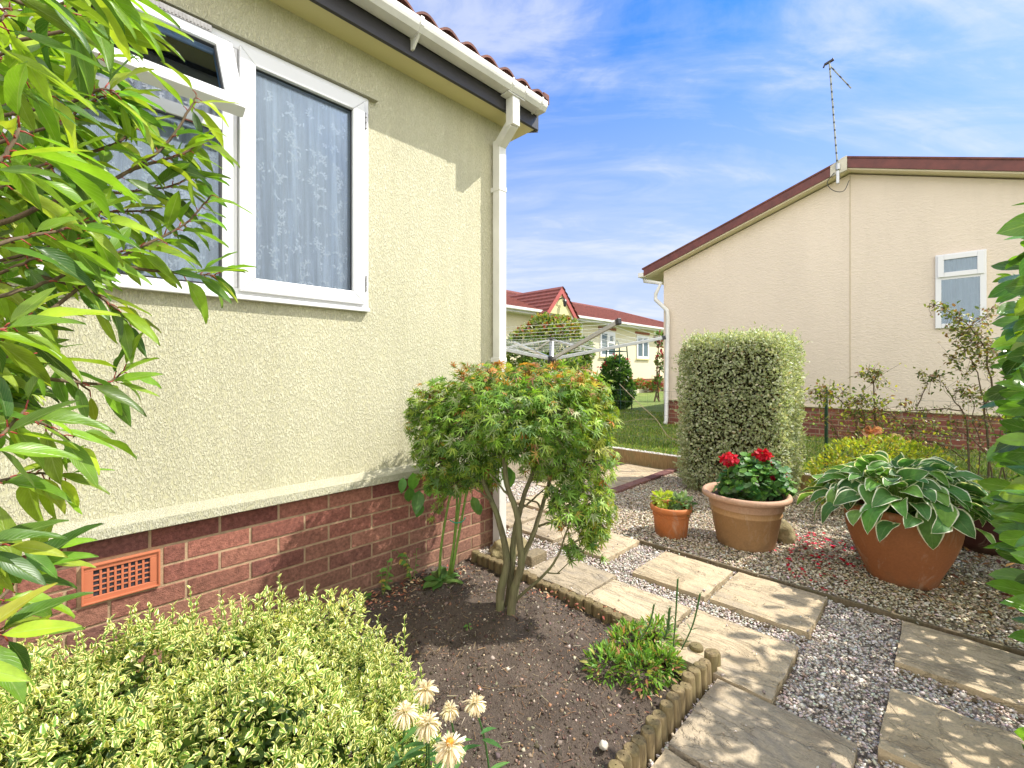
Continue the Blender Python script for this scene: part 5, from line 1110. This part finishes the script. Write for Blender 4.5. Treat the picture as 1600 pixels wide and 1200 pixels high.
Leaves('round').add(P, rnd(n)*[1, 1, .4] + [0, 0, -.3], N*.7 + rnd(n, .4) + [0, 0, .6], rng.uniform(.028, .055, n), pal(n, [(.05, .16, .04), (.08, .22, .05), (.14, .30, .05), (.10, .17, .07)])).build('foliage', L['geranium'], GE)
b = MB()
for px, py in ((1139, 718), (1192, 711), (1205, 728), (1165, 740), (1215, 745)): stem(b, [p2 + Vector((0, 0, .30)), pixd(px, py + 30, 2.95), pixd(px, py + 4, 2.93)], .004, .0025, 6, 3)
b.build('stems', M['stemg'], GE)
for px, py, r, m_ in ((1139, 718, .055, 150), (1192, 711, .05, 140), (1203, 726, .022, 40), (1222, 738, .02, 14), (1208, 745, .012, 8)):
    c = np.array(pixd(px, py, 2.93)); d = unit(rng.normal(size=(m_, 3))); Pq = c + d*[r, r, r*.65]*rng.uniform(.7, 1.05, (m_, 1))
    Leaves('round').add(Pq, rnd(m_), d + rnd(m_, .5), rng.uniform(.014, .026, m_), pal(m_, [(.62, .006, .03), (.72, .02, .06), (.45, .004, .02)])).build('flower_head', L['petalw'], GE, smooth=False)
# big brown pot with hosta
p3 = Vector((*cam(.868*2.47, 2.47), 0)); R = .252
prof = [(.001, 0), (R*.56, 0), (R*.60, .01)] + [(R*(.60 + .40*math.sin(min(1, t/.95)*math.pi/2)**1.25), .01 + .35*t) for t in [i/10 for i in range(1, 11)]] + [(R*1.0, .375), (R*1.04, .38), (R*1.045, .405), (R*1.0, .415), (R*.94, .41), (R*.92, .35)]
P3 = pot('flower_pot', p3.x, p3.y, prof, M['pot_big'], 'big rounded brown terracotta pot holding the hosta', 72, inner=(R*.93, .34))
HO = empty('hosta', p3 + Vector((0, 0, .35)), 'hosta with large white edged leaves spilling over the big brown pot', 'plant')
Lv = Leaves('hosta'); b = MB(); c0 = p3 + Vector((0, 0, .36)); cz = Vector((*cam(.0, 0), 0))
N_ = 165
for k in range(N_):
    t = k/N_; a = k*2.39996; rr = .08 + .235*t**.8; hgt = .24*(1 - t)**.65 + random.uniform(-.02, .025); ax = 1.12
    d = Vector((math.cos(a), math.sin(a), 0)); X_ = d.x*CA - d.y*SA
    p = c0 + d*rr*(1.0 + .22*abs(X_)) + Vector((0, 0, hgt + .02)); f = d*(.9) + Vector((0, 0, .34 - .85*t)); f += Vector(rng.normal(0, .32, 3))
    nrm = Vector((0, 0, 1)) + d*(.25 + .5*t) + Vector(rng.normal(0, .38, 3)); s_ = random.uniform(.115, .18)*(1 - .28*(1 - t))
    Lv.add([p], [f], [nrm], [(s_*random.uniform(.9, 1.15), s_, s_*random.uniform(.8, 1.4))], pal(1, [(.09, .22, .06), (.13, .29, .06), (.07, .17, .05), (.19, .36, .07)], [.35, .3, .2, .15]))
    stem(b, [c0 + d*.05, c0 + d*rr*.6 + Vector((0, 0, hgt*.9)), p], .004, .003, 5, 3)
b.build('stalks', M['stemg'], HO); Lv.build('leaves', L['hosta'], HO)
# dark bowl behind
p4 = Vector((*cam(1.055*2.88, 2.88), 0)); R = .25
pot('flower_pot', p4.x, p4.y, [(.001, 0), (R*.6, 0), (R*.85, .08), (R*1.0, .20), (R*1.0, .25), (R*1.06, .27), (R*1.03, .30), (R*.93, .29), (R*.90, .24)], M['pot_dark'], 'dark reddish bowl pot in shade behind the hosta', 48, inner=(R*.9, .26))

# --- golden shrub
GO = empty('golden_shrub', (*cam(2.62, 3.35), 0), 'low golden green bush behind the hosta', 'shrub')
bl = [pb(1300, 735, 3.5, 30, 26), pb(1340, 712, 3.5, 42, 26), pb(1385, 705, 3.5, 42, 22), pb(1430, 712, 3.5, 36, 22), pb(1290, 760, 3.5, 24, 30), pb(1360, 755, 3.5, 70, 40), pb(1440, 750, 3.5, 50, 40)]
P, N = blob_pts(bl, 5200, .4, .8); n = len(P)
Leaves('tiny').add(P, N*.6 + rnd(n, .5) + [0, 0, .5], N*.4 + rnd(n, .6) + [0, 0, .7], rng.uniform(.02, .04, n), pal(n, [(.40, .44, .04), (.30, .38, .04), (.55, .50, .06), (.18, .28, .03), (.45, .28, .05)], [.35, .3, .15, .15, .05])).build('foliage', L['plain'], GO)
b = MB()
for q in bl:
    for k in range(5): stem(b, [(q[0] + random.uniform(-.05, .05), q[1], 0), Vector(q[:3]) - Vector((0, 0, .05)), Vector(q[:3]) + Vector(rng.normal(0, .06, 3))], .004, .002, 5, 3)
b.build('stems', M['barkd'], GO)

# --- leggy rose bushes
def zz3(x, y): return 1240 + x/4.286, 460 + y/4.286
def rose(name, base, lab, stems, clusters, Y, cols, blooms=(), fine=70, lsz=.036):
    e_ = empty(name, base, lab, 'rose bush'); b = MB(); Lv = Leaves('ovate'); pts = []
    for s_ in stems: pts += stem(b, [pixd(*zz3(*q[:2]), Y + (q[2] if len(q) > 2 else 0)) for q in s_], .010 if len(s_) > 4 else .006, .0028, 6, 4, .004)
    for (x, y, r, k) in clusters:
        c = pixd(*zz3(x, y), Y); near = min(pts, key=lambda p: (p - c).length); stem(b, [near, (near + c)/2 + Vector(rng.normal(0, .015, 3)), c], .003, .002, 5, 3)
        for i in range(int(k*2.5)):
            p = c + Vector(rng.normal(0, 1, 3))*(r*1.1/4.286/FPX*Y*.6); Lv.add([p], [rng.normal(0, 1, 3)], [Vector(rng.normal(0, .5, 3)) + Vector((0, 0, 1))], [lsz*random.uniform(.6, 1.2)], pal(1, cols))
            if i % 4 == 0: b.tube([c, p], [.0014, .001], 4)
    for i in range(fine):
        p = pts[rng.integers(len(pts))]; q = p + Vector(rng.normal(0, .06, 3)); b.tube([p, (p + q)/2 + Vector(rng.normal(0, .01, 3)), q], .0012, 4)
        for k in range(2): Lv.add([q + Vector(rng.normal(0, .012, 3))], [rng.normal(0, 1, 3)], [(0, 0, 1)], [lsz*random.uniform(.5, 1.)], pal(1, cols))
    b.build('stems', M['barkd'], e_, smooth=True); Lv.build('leaves', L['plain'], e_)
    for (px, py, r, col) in blooms:
        c = np.array(pixd(px, py, Y - .05)); d = unit(rng.normal(size=(70, 3)) + [0, 0, .5]); Leaves('round').add(c + d*r*rng.uniform(.2, .7, (70, 1)), d + rnd(70, .3), rnd(70, .5) + d, rng.uniform(.6, 1., 70)*r*1.3, pal(70, [col, tuple(min(1, x*1.15) for x in col)], None, .05)).build('bloom', L['petalw'], e_, smooth=False)
olive = [(.14, .17, .05), (.20, .22, .06), (.24, .13, .06), (.10, .15, .04), (.36, .34, .07)]
rose('rose_bush', (*cam(3.75, 3.9), 0), 'tall leggy rose bush with crooked stems in front of the peach wall window',
 [[(1310, 1330), (1300, 950), (1280, 760), (1330, 640), (1300, 480), (1285, 370), (1180, 220), (1100, 150), (1000, 90), (910, 60)], [(1180, 1330), (1160, 900), (1130, 780), (1080, 720), (1000, 590)], [(1280, 740), (1240, 560), (1200, 450), (1150, 420)], [(1130, 780), (1000, 765), (870, 780), (820, 770)], [(820, 770), (870, 650), (900, 600)], [(1230, 1330), (1250, 1000), (1200, 860), (1210, 740)], [(1360, 1300), (1400, 1080), (1330, 900), (1290, 770)], [(1290, 720), (1390, 620), (1420, 500), (1400, 420)], [(1330, 1290), (1310, 1100), (1230, 1000), (1100, 900)], [(1420, 1250), (1380, 950), (1420, 800), (1360, 700)]],
 [(940, 75, 30, 10), (1000, 95, 30, 12), (1060, 130, 40, 16), (1120, 170, 40, 18), (1080, 230, 40, 18), (1170, 230, 60, 30), (1230, 270, 60, 34), (1110, 280, 50, 22), (1200, 330, 60, 30), (1060, 420, 45, 18), (1100, 460, 40, 16), (1150, 370, 50, 22), (1290, 330, 50, 20), (1330, 370, 50, 20), (1360, 430, 40, 14), (1150, 540, 40, 12), (1320, 100, 35, 10), (1300, 150, 40, 12), (860, 530, 30, 10), (920, 580, 45, 20), (980, 540, 40, 14), (1230, 400, 50, 20), (1180, 680, 50, 22), (1130, 640, 50, 18), (1250, 660, 40, 16), (1330, 480, 40, 12), (1210, 480, 30, 10), (1100, 860, 60, 16), (1020, 960, 60, 14), (1250, 880, 50, 12), (1380, 820, 60, 18), (1360, 700, 50, 16)], 4.0, olive, fine=190)
rose('rose_bush', (*cam(2.95, 3.9), 0), 'lower tangled rose bush with one salmon pink and one pale bloom, above the golden bush',
 [[(560, 1250), (550, 900), (540, 760), (530, 580), (500, 530)], [(400, 1200), (420, 860), (300, 700), (200, 650)], [(540, 760), (640, 800), (800, 780), (1000, 770)], [(620, 1200), (700, 900), (880, 930), (1100, 940)], [(720, 990), (870, 985), (980, 1000), (1110, 1080), (1230, 1190)], [(480, 1150), (470, 800), (400, 720)], [(760, 1200), (800, 960), (640, 800)], [(330, 1050), (290, 930), (250, 850)], [(530, 600), (560, 540), (575, 520)]],
 [(460, 530, 25, 8), (500, 520, 30, 10), (560, 520, 20, 8), (520, 570, 25, 8), (180, 680, 60, 34), (240, 660, 50, 26), (330, 650, 40, 16), (150, 640, 40, 14), (420, 720, 60, 26), (480, 700, 40, 16), (600, 720, 50, 16), (740, 740, 30, 8), (350, 740, 50, 16), (550, 800, 60, 26), (450, 830, 60, 22), (640, 860, 60, 22), (420, 930, 50, 20), (800, 880, 60, 20), (880, 850, 50, 18), (960, 920, 60, 18), (700, 960, 50, 14), (180, 830, 50, 16), (330, 830, 60, 16), (590, 930, 40, 14), (1000, 1090, 60, 18), (900, 1080, 60, 18), (960, 1140, 60, 18)], 3.9, olive + [(.45, .45, .05), (.3, .4, .06)], blooms=((1362, 677, .045, (.80, .45, .30)), (1398, 687, .035, (.78, .66, .42))), fine=240)

# --- laurel at the right edge
LA = empty('laurel_hedge', (2.6, -.75, 0), 'tall glossy laurel hedge filling the right edge of the picture', 'hedge')
Pn, Fn, Nn_, Sn = [], [], [], []
n = 3900
x = rng.uniform(1.05, 5.4, n); z = rng.uniform(.12, 1.95, n); prof_ = np.where(x < 2.35, -.165, -.37) - .10*np.clip((z - 1.45)/.3, 0, 1) - .05*np.clip((.6 - z)/.5, 0, 1)
yv_ = prof_ - .26*rng.random(n)**1.8; zt = np.where(x < 2.4, 1.62, 1.85) + .08*np.sin(x*7); ok = z < zt
ok &= ~((x < 2.35) & (z < .25 + .25*(x > 1.7)))
P = np.stack([x, yv_, z], 1)[ok]; n = len(P)
F = np.array([-.15, .75, -.05]) + rnd(n, .55)*[1.3, 1, .9]; Nn_ = rnd(n, .55) + [-.75, .25, .75]
Leaves('laurel').add(P, F, Nn_, rng.uniform(.065, .12, n), pal(n, [(.09, .21, .02), (.14, .30, .03), (.055, .13, .02), (.26, .42, .04)], [.35, .3, .22, .13], .16)).build('foliage', L['laurel'], LA)
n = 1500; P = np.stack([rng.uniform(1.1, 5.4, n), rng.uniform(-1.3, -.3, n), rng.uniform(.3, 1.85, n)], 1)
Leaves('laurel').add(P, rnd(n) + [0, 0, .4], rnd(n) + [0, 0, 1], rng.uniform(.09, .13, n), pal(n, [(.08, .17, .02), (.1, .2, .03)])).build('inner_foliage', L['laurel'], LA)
b = MB()
for k in range(26):
    xx = 1.2 + k*.165; g = Vector((xx, -.75 + random.uniform(-.1, .1), 0)); t_ = Vector((xx + random.uniform(-.15, .15), -.65 + random.uniform(-.2, .2), random.uniform(1.3, 1.75))); stem(b, [g, (g + t_)/2 + Vector(rng.normal(0, .04, 3)), t_], .014, .006, 6, 4)
    for i in range(7):
        p = g.lerp(t_, random.uniform(.25, 1)); q = p + Vector((random.uniform(-.12, .12), random.uniform(.1, .26), random.uniform(0, .12))); b.tube([p, (p + q)/2 + Vector((0, 0, .02)), q], [.005, .004, .0025], 5)
b.build('branches', M['barkd'], LA, smooth=True)

# --- far shrubs
def bushy(name, base, lab, bl, n, cols, w_, ls, tips=None, cat='shrub', mat='plain'):
    e_ = empty(name, base, lab, cat); P, N = blob_pts(bl, n, .4, .8); n = len(P)
    C = pal(n, cols, w_)
    if tips: zt = np.quantile(P[:, 2], .8); k = (P[:, 2] > zt) & (rng.random(n) < .55); C[k] = pal(k.sum(), tips)
    Leaves('tiny').add(P, N*.6 + rnd(n, .6) + [0, 0, .4], N*.3 + rnd(n, .6) + [0, 0, .7], rng.uniform(.7, 1.3, n)*ls, C).build('foliage', L[mat], e_); b = MB(); bv = Vector(base)
    for q in bl: stem(b, [bv + Vector(rng.normal(0, .05, 3))*Vector((1, 1, 0)), (bv + Vector(q[:3]))/2 + Vector(rng.normal(0, .05, 3)), Vector(q[:3])], .025, .01, 6, 3)
    b.build('stems', M['barkd'], e_); return e_
bushy('red_tip_shrub', (*cam(.75, 9.8), .2), 'round shrub with red tipped leaves behind the rotary dryer', [pb(835, 540, 9.8, 36, 34), pb(875, 530, 9.8, 30, 34), pb(905, 555, 9.8, 22, 28), pb(810, 560, 9.8, 26, 40), pb(860, 580, 9.8, 60, 40), pb(850, 510, 9.8, 22, 18), pb(892, 515, 9.8, 14, 14)], 9000, [(.12, .22, .04), (.2, .3, .06), (.32, .36, .10), (.07, .14, .03), (.5, .5, .36)], [.3, .25, .15, .15, .15], .10, [(.36, .10, .05), (.36, .30, .06), (.3, .36, .06), (.24, .34, .06)])
CR = bushy('climbing_rose', (*cam(2.6, 10.9), .2), 'green climbing rose growing up the obelisk before the yellow bungalow', [pb(962, 585, 10.9, 22, 28), pb(952, 605, 10.9, 18, 28), pb(972, 610, 10.9, 18, 26), pb(962, 625, 10.9, 22, 18)], 5200, [(.05, .13, .03), (.09, .2, .04), (.16, .28, .06)], [.4, .4, .2], .085, None, 'rose')
P = np.array([pixd(px, py, 10.7) for px, py in ((981, 562), (936, 575), (944, 568), (985, 590), (962, 556)) for _ in range(9)]) + rnd(45, .03)
Leaves('round').add(P, rnd(45), rnd(45), .035, pal(45, [(.55, .02, .06)])).build('bloom', L['petalw'], CR, smooth=False)
OB = empty('garden_obelisk', (*cam(2.55, 10.9), .2), 'dark green metal obelisk frame standing in the climbing rose', 'obelisk'); b = MB(); c = Vector((*cam(2.55, 10.9), 0))
for sx_, sy_ in ((-1, -1), (1, -1), (1, 1), (-1, 1)): b.tube([c + Vector((sx_*.26, sy_*.26, .2)), c + Vector((sx_*.17, sy_*.17, 1.72))], .015, 5)
for zz in (.6, 1.0, 1.35, 1.6):
    w_ = .26 - .09*(zz - .2)/1.5
    for i in range(4):
        A_ = [(-1, -1), (1, -1), (1, 1), (-1, 1)]; p, q = A_[i], A_[(i + 1) % 4]; b.tube([c + Vector((p[0]*w_, p[1]*w_, zz)), c + Vector((q[0]*w_, q[1]*w_, zz))], .010, 5)
b.tube(ds([c + Vector((-.17, -.17, 1.72)), c + Vector((0, 0, 1.86)), c + Vector((.17, .17, 1.72))], 5), .01, 5); b.build('frame', M['green_metal'], OB)
bushy('climber', (*cam(4.2, 13.), .2), 'thin climber with red flowers at the corner of the peach house', [pb(1030, 530, 13, 6, 12), pb(1032, 565, 13, 6, 16), pb(1028, 600, 13, 6, 12)], 500, [(.1, .2, .05), (.35, .05, .08), (.15, .25, .06)], [.4, .3, .3], .1, None, 'climber')
bushy('flower_border', (*cam(5.0, 17.2), .3), 'low red and green flowers in front of the brick skirt of the yellow bungalow', [pb(1000, 600, 17.3, 10, 7), pb(1018, 602, 17.3, 9, 6), pb(988, 603, 17.3, 7, 6)], 900, [(.15, .25, .05), (.5, .06, .06), (.35, .35, .1)], [.5, .25, .25], .1, None, 'flowers')
for k, (px, py, lab) in enumerate(((1000, 640, 'long bare twig arching over the lawn near the timber edge'),)):
    e_ = MB(); e_.tube(ds([pixd(968, 600, 5.6), pixd(1000, 632, 5.3), pixd(1025, 655, 5.2), pixd(1045, 682, 5.1), pixd(1070, 690, 5.1)], 5), .004, 5); e_.tube(ds([pixd(972, 660, 5.3), pixd(1000, 655, 5.2), pixd(1026, 655, 5.2)], 4), .002, 5)
    tag(e_.build('arching_twig', M['tan_metal']), lab, 'twig')

# --- wire fence
FE = empty('wire_fence', (4.97, 1.5, .17), 'low see-through wire mesh fence along the lawn edge', 'fence'); b = MB()
for zz in (.2, .34, .48, .62, .76, .9): b.tube([(4.98, -2.8, zz), (4.98, 3.4, zz)], .0011, 4, False)
for k in range(62): b.tube([(4.98, -2.8 + k*.1, .17), (4.98, -2.8 + k*.1, .9)], .0009, 4, False)
b.build('mesh', M['wire'], FE)
for y in (-1.9, -.55, .82, 2.1, 3.35):
    b = MB(); b.tube([(4.985, y, .1), (4.985, y, .98)], .014, 8); b.build('post', M['green_metal'], FE)

# --- rotary dryer
hub = Vector((*cam(.0886*4.6, 4.6), 1.26))
RD = empty('rotary_dryer', (hub.x, hub.y, 0), 'grey rotary clothes dryer with thin lines beyond the end of the near house', 'clothes dryer')
b = MB(); b.tube([(hub.x, hub.y, 0), (hub.x, hub.y, 1.46)], .024, 12); b.build('post', M['metal'], RD, smooth=True)
b = MB(); b.tube([(hub.x, hub.y, 1.21), (hub.x, hub.y, 1.29)], .045, 14); b.build('hub', M['black'], RD, smooth=True)
b = MB(); b.tube([(hub.x, hub.y, 1.461), (hub.x, hub.y, 1.485)], .03, 12); b.build('post_cap', M['black'], RD)
tip2 = pixd(1035, 529, .62*1.0*4.6*1.0 + 1.98); tip1 = pixd(920, 500, 3.15)
tips = []
H_ = Vector((hub.x, hub.y, 0)); base_dir = (Vector((tip2.x, tip2.y, 0)) - H_)
v2 = Vector((.278*CA + .083*SA, -.278*SA + .083*CA, 0)).normalized()
for k in range(4):
    a = k*math.pi/2 + .0; d = Vector((v2.x*math.cos(a) - v2.y*math.sin(a), v2.x*math.sin(a) + v2.y*math.cos(a), 0)); tips.append(hub + d*1.32 + Vector((0, 0, .245)))
for k, t_ in enumerate(tips):
    b = MB(); b.bar(hub, t_, .022, .034); b.build('arm', M['metal'], RD, bevel=.003)
    d = (t_ - hub).normalized(); b = MB(); b.bar(t_ - d*.01, t_ + d*.035, .03, .044); b.build('end_cap', M['black'], RD, bevel=.004)
    b = MB(); b.bar(Vector((hub.x, hub.y, 1.46)), hub.lerp(t_, .42), .012, .016); b.build('strut', M['metal'], RD)
b = MB()
for i in range(9):
    f = .3 + .69*i/8
    for k in range(4):
        p, q = hub.lerp(tips[k], f) + Vector((0, 0, .02)), hub.lerp(tips[(k + 1) % 4], f) + Vector((0, 0, .02)); m_ = (p + q)/2 - Vector((0, 0, .012)); b.tube([p, m_, q], .0016, 4, False)
b.build('washing_line', M['linew'], RD)

# skyline trees far beyond the photo's sight lines keep other viewpoints believable
